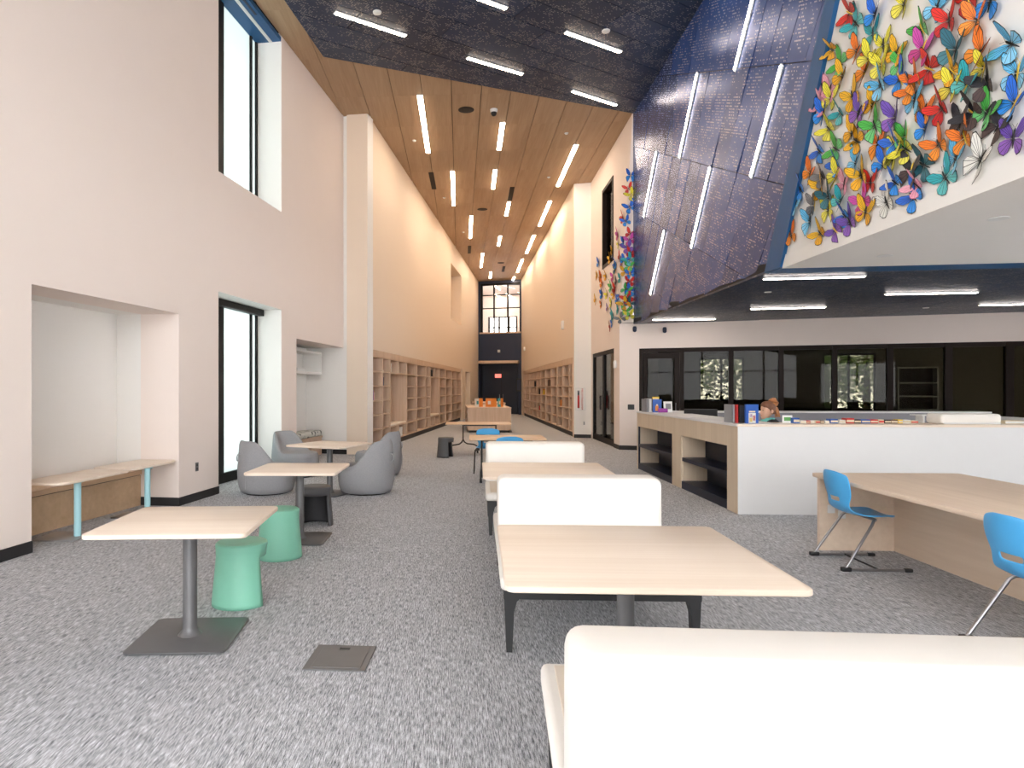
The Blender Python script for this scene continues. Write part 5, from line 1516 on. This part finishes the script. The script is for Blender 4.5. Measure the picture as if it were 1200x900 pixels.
def wing_mesh(code, mirror, tail=False):
    m = MB(); sx = -1 if mirror else 1
    for pts, mi in ((FW, 1), (HW, 2)):
        pts = list(pts)
        if tail and mi == 2: pts[5] = (.055, -.125)
        n = len(pts); off = .0008 if mi == 1 else 0
        vs = [(sx * x, y, off) for x, y in pts] + [(sx * x, y, off + .0012) for x, y in pts]
        m.add(vs, [tuple(range(n)), tuple(range(2 * n - 1, n - 1, -1))] + [(i, (i + 1) % n, n + (i + 1) % n, n + i) for i in range(n)], 0)
        root = Vector(pts[0])
        for k in range(1, n - 1):                                    # coloured cells between dark veins
            tri = [root, Vector(pts[k]), Vector(pts[k + 1])]
            c = sum(tri, Vector((0, 0))) / 3
            q = [c + (p_ - c) * f_ for p_, f_ in zip(tri, (.86, .86, .86))]
            mid = c + (tri[1] * .5 + tri[2] * .5 - c) * .86
            m.add([(sx * p_.x, p_.y, off + .0022) for p_ in (q[0], q[1], mid, q[2])], [(0, 1, 2, 3) if sx > 0 else (3, 2, 1, 0)], mi)
            m.add([(sx * p_.x, p_.y, off - .0014) for p_ in (q[0], q[1], mid, q[2])], [(0, 1, 2, 3) if sx < 0 else (3, 2, 1, 0)], mi)
    me = bpy.data.meshes.new('wing')
    me.from_pydata(m.v, [], m.f); me.polygons.foreach_set('material_index', m.m)
    me.materials.append(MATS['wing_black' if code not in 'pk' else ('wing_pink' if code == 'p' else 'wing_black')])
    me.materials.append(MATS['wing_a_' + code]); me.materials.append(MATS['wing_b_' + code]); me.update()
    return me
plain('wing_pink', (.45, .12, .20), .6)
WING = {}
for c, (c1, c2, nm) in bsp.items():
    plain('wing_a_' + c, c1, .55, var=.12, scale=40); plain('wing_b_' + c, c2, .55, var=.12, scale=40)
    WING[c] = [(wing_mesh(c, False, t_), wing_mesh(c, True, t_)) for t_ in (False, True)]
bb_ = MB().tube([(0, -.055, .006), (0, -.02, .008), (0, .02, .009), (0, .045, .008), (0, .058, .006)], [.002, .005, .0065, .006, .003], 6)
for s in (-1, 1): bb_.tube([(0, .056, .007), (s * .02, .085, .012)], .0009, 4)
BODY = []
for mt in ('wing_black', 'body_yellow'):
    o = bb_.build('body', mt, smooth=60); BODY.append(o.data); bpy.data.objects.remove(o)
rb = random.Random(11)
def butterfly(M, code, size, where, group):
    nm = bsp[code][2]
    e = bpy.data.objects.new('paper_butterfly', None); COL.objects.link(e); e.empty_display_size = .05
    e.matrix_world = M @ Matrix.Scale(size, 4)
    tag(e, '%s paper butterfly pinned to the %s' % (nm, where), 'butterfly', '%s butterflies on the %s' % (nm, where))
    wr, wl = WING[code][1 if rb.random() < .2 else 0]
    up = rb.uniform(.12, .55); tw_ = rb.uniform(-.1, .2)
    for s, me in ((1, wr), (-1, wl)):
        o = bpy.data.objects.new('wing', me); COL.objects.link(o); o.parent = e
        o.rotation_euler = (0, -s * (up + s * tw_), 0); o.location = (s * .003, 0, .007)
    o = bpy.data.objects.new('body', BODY[1 if rb.random() < .25 else 0]); COL.objects.link(o); o.parent = e
def basis(x, y, z, p):
    M = Matrix((x, y, z)).transposed().to_4x4(); M.translation = p; return M
BFW = '''335 45 r 355 80 t 420 50 b 412 115 t 520 15 y 630 25 l 735 -6 r 812 4 b 580 100 g 672 70 r 765 70 o 275 170 a 358 175 o 448 155 y 400 200 y 385 245 o 300 215 g
310 260 a 443 222 y 492 182 a 502 212 g 583 170 m 695 170 d 780 180 o 885 150 l 235 280 p 238 357 p 266 308 p 270 335 y 245 388 b 303 385 t 345 330 a 365 385 v 412 360 a
440 290 l 505 270 b 556 268 o 605 235 r 540 310 o 555 340 l 588 378 o 648 370 r 490 400 v 420 430 g 265 440 y 342 452 a 358 480 a 232 515 b 288 507 g 682 242 a 682 298 y
733 288 t 802 285 k 790 232 y 905 250 l 895 352 b 755 385 k 800 384 g 710 415 k 836 430 k 890 472 v 725 470 o 590 440 b 525 466 g 430 490 o 486 484 b 638 495 o 527 508 y
482 535 y 448 562 b 543 582 k 588 562 d 695 540 l 780 545 w 660 605 t 290 560 b 355 555 l 200 590 o 240 600 n 235 640 a 290 600 y 315 625 p 375 600 a 405 622 r 168 645 b
150 695 l 262 670 d 213 700 n 260 715 y 303 685 t 378 685 m 388 722 a 460 690 w 488 622 b 562 632 p 550 672 b 318 735 b 335 757 v 200 755 l 235 795 a 285 785 v 135 800 o'''.split()
for i in range(0, len(BFW), 3):
    zx, zy, c = float(BFW[i]), float(BFW[i + 1]), BFW[i + 2]
    uvp = ray_uv(880 + zx / 2.903, zy / 2.903)
    a = rb.choice((-1, 1)) * rb.uniform(.1, .95)
    x = (e1 * math.cos(a) + e2 * math.sin(a)).normalized(); zz = nrm; y_ = zz.cross(x).normalized()
    x = y_.cross(zz)
    onb = uvp.x > tedge(uvp.y).x - .05
    butterfly(basis(x, y_, zz, lean(uvp.x, uvp.y, -.018 if onb else .033)), c, rb.uniform(1.12, 1.42), 'leaning white wall', 'x')
# the swarm goes on a little past the picture's edge
seen = []
while len(seen) < 34:
    u_, v_ = rb.uniform(8.6, 15.5), rb.uniform(.35, 4.3)
    q = lean(u_, v_)
    fx_, fy_ = PX0 + FPX * q.x / q.y, HORIZON - FPX * (q.z - CAMH) / q.y
    if (fx_ < 1222 and fy_ > -22) or v_ < .25 + (u_ - 9) * .12 or u_ < tedge(v_).x + .25 or v_ < .2 + max(0, u_ - 12.5) * .9: continue
    if any((Vector((u_, v_)) - w_).length < .2 for w_ in seen): continue
    seen.append(Vector((u_, v_))); a = rb.choice((-1, 1)) * rb.uniform(.1, .95)
    x = (e1 * math.cos(a) + e2 * math.sin(a)).normalized(); y_ = nrm.cross(x).normalized(); x = y_.cross(nrm)
    butterfly(basis(x, y_, nrm, lean(u_, v_, -.018)), rb.choice('royabltgpvmkn'), rb.uniform(1.12, 1.42), 'leaning white wall', 'x')
BFR = '''210 68 b 200 133 r 213 165 y 207 228 b 175 280 r 187 298 b 148 365 m 208 360 r 178 405 b 150 410 y 206 392 m 195 430 v 212 455 r 120 448 a 110 485 a 155 478 r
205 490 t 180 490 b 52 508 b 140 510 b 170 512 v 200 525 g 135 535 d 185 550 a 210 560 b 45 572 a 65 575 o 90 572 a 125 575 m 160 585 t 205 600 r 140 605 k 70 615 o 115 625 g
135 640 r 185 640 g 208 645 b 70 665 b 95 665 y 130 665 a 155 670 b 195 685 r 35 695 a 65 712 o 115 710 y 145 700 b 180 710 a 207 710 d 95 738 v 150 745 t 185 750 g 125 770 t
160 785 n 203 768 y 120 808 b 108 828 r'''.split()
nr = Vector((-R1.n.x, -R1.n.y, 0)); dr_ = Vector((R1.d.x, R1.d.y, 0))
wallp = A; 
tri_n = (C - A).cross(D - A).normalized()
if tri_n.y > 0: tri_n = -tri_n
for i in range(0, len(BFR), 3):
    px, py, c = 690 + float(BFR[i]) / 4.283, 190 + float(BFR[i + 1]) / 4.283, BFR[i + 2]
    s = R1.px(px); z = R1.z(px, py)
    lim = s726 + (R1.px(742) - s726) * max(0, min(1, (z - ZL) / (ZC - ZL)))
    a = rb.uniform(-.8, .8)
    if s <= lim - .03:
        nn, p = nr, R1.pt(s, -.003, z)
    else:
        d = Vector(((px - PX0) / FPX, 1, (HORIZON - py) / FPX)); o_ = Vector((0, 0, CAMH))
        p = o_ + d * ((A - o_).dot(tri_n) / d.dot(tri_n)) + tri_n * .003; nn = tri_n
    up_ = Vector((0, 0, 1)); h_ = up_.cross(nn).normalized(); v_ = nn.cross(h_)
    x = h_ * math.cos(a) + v_ * math.sin(a); y_ = nn.cross(x)
    butterfly(basis(x, y_, nn, p), c, rb.uniform(1.05, 1.4), 'wall beside the tall upper window', 'x')
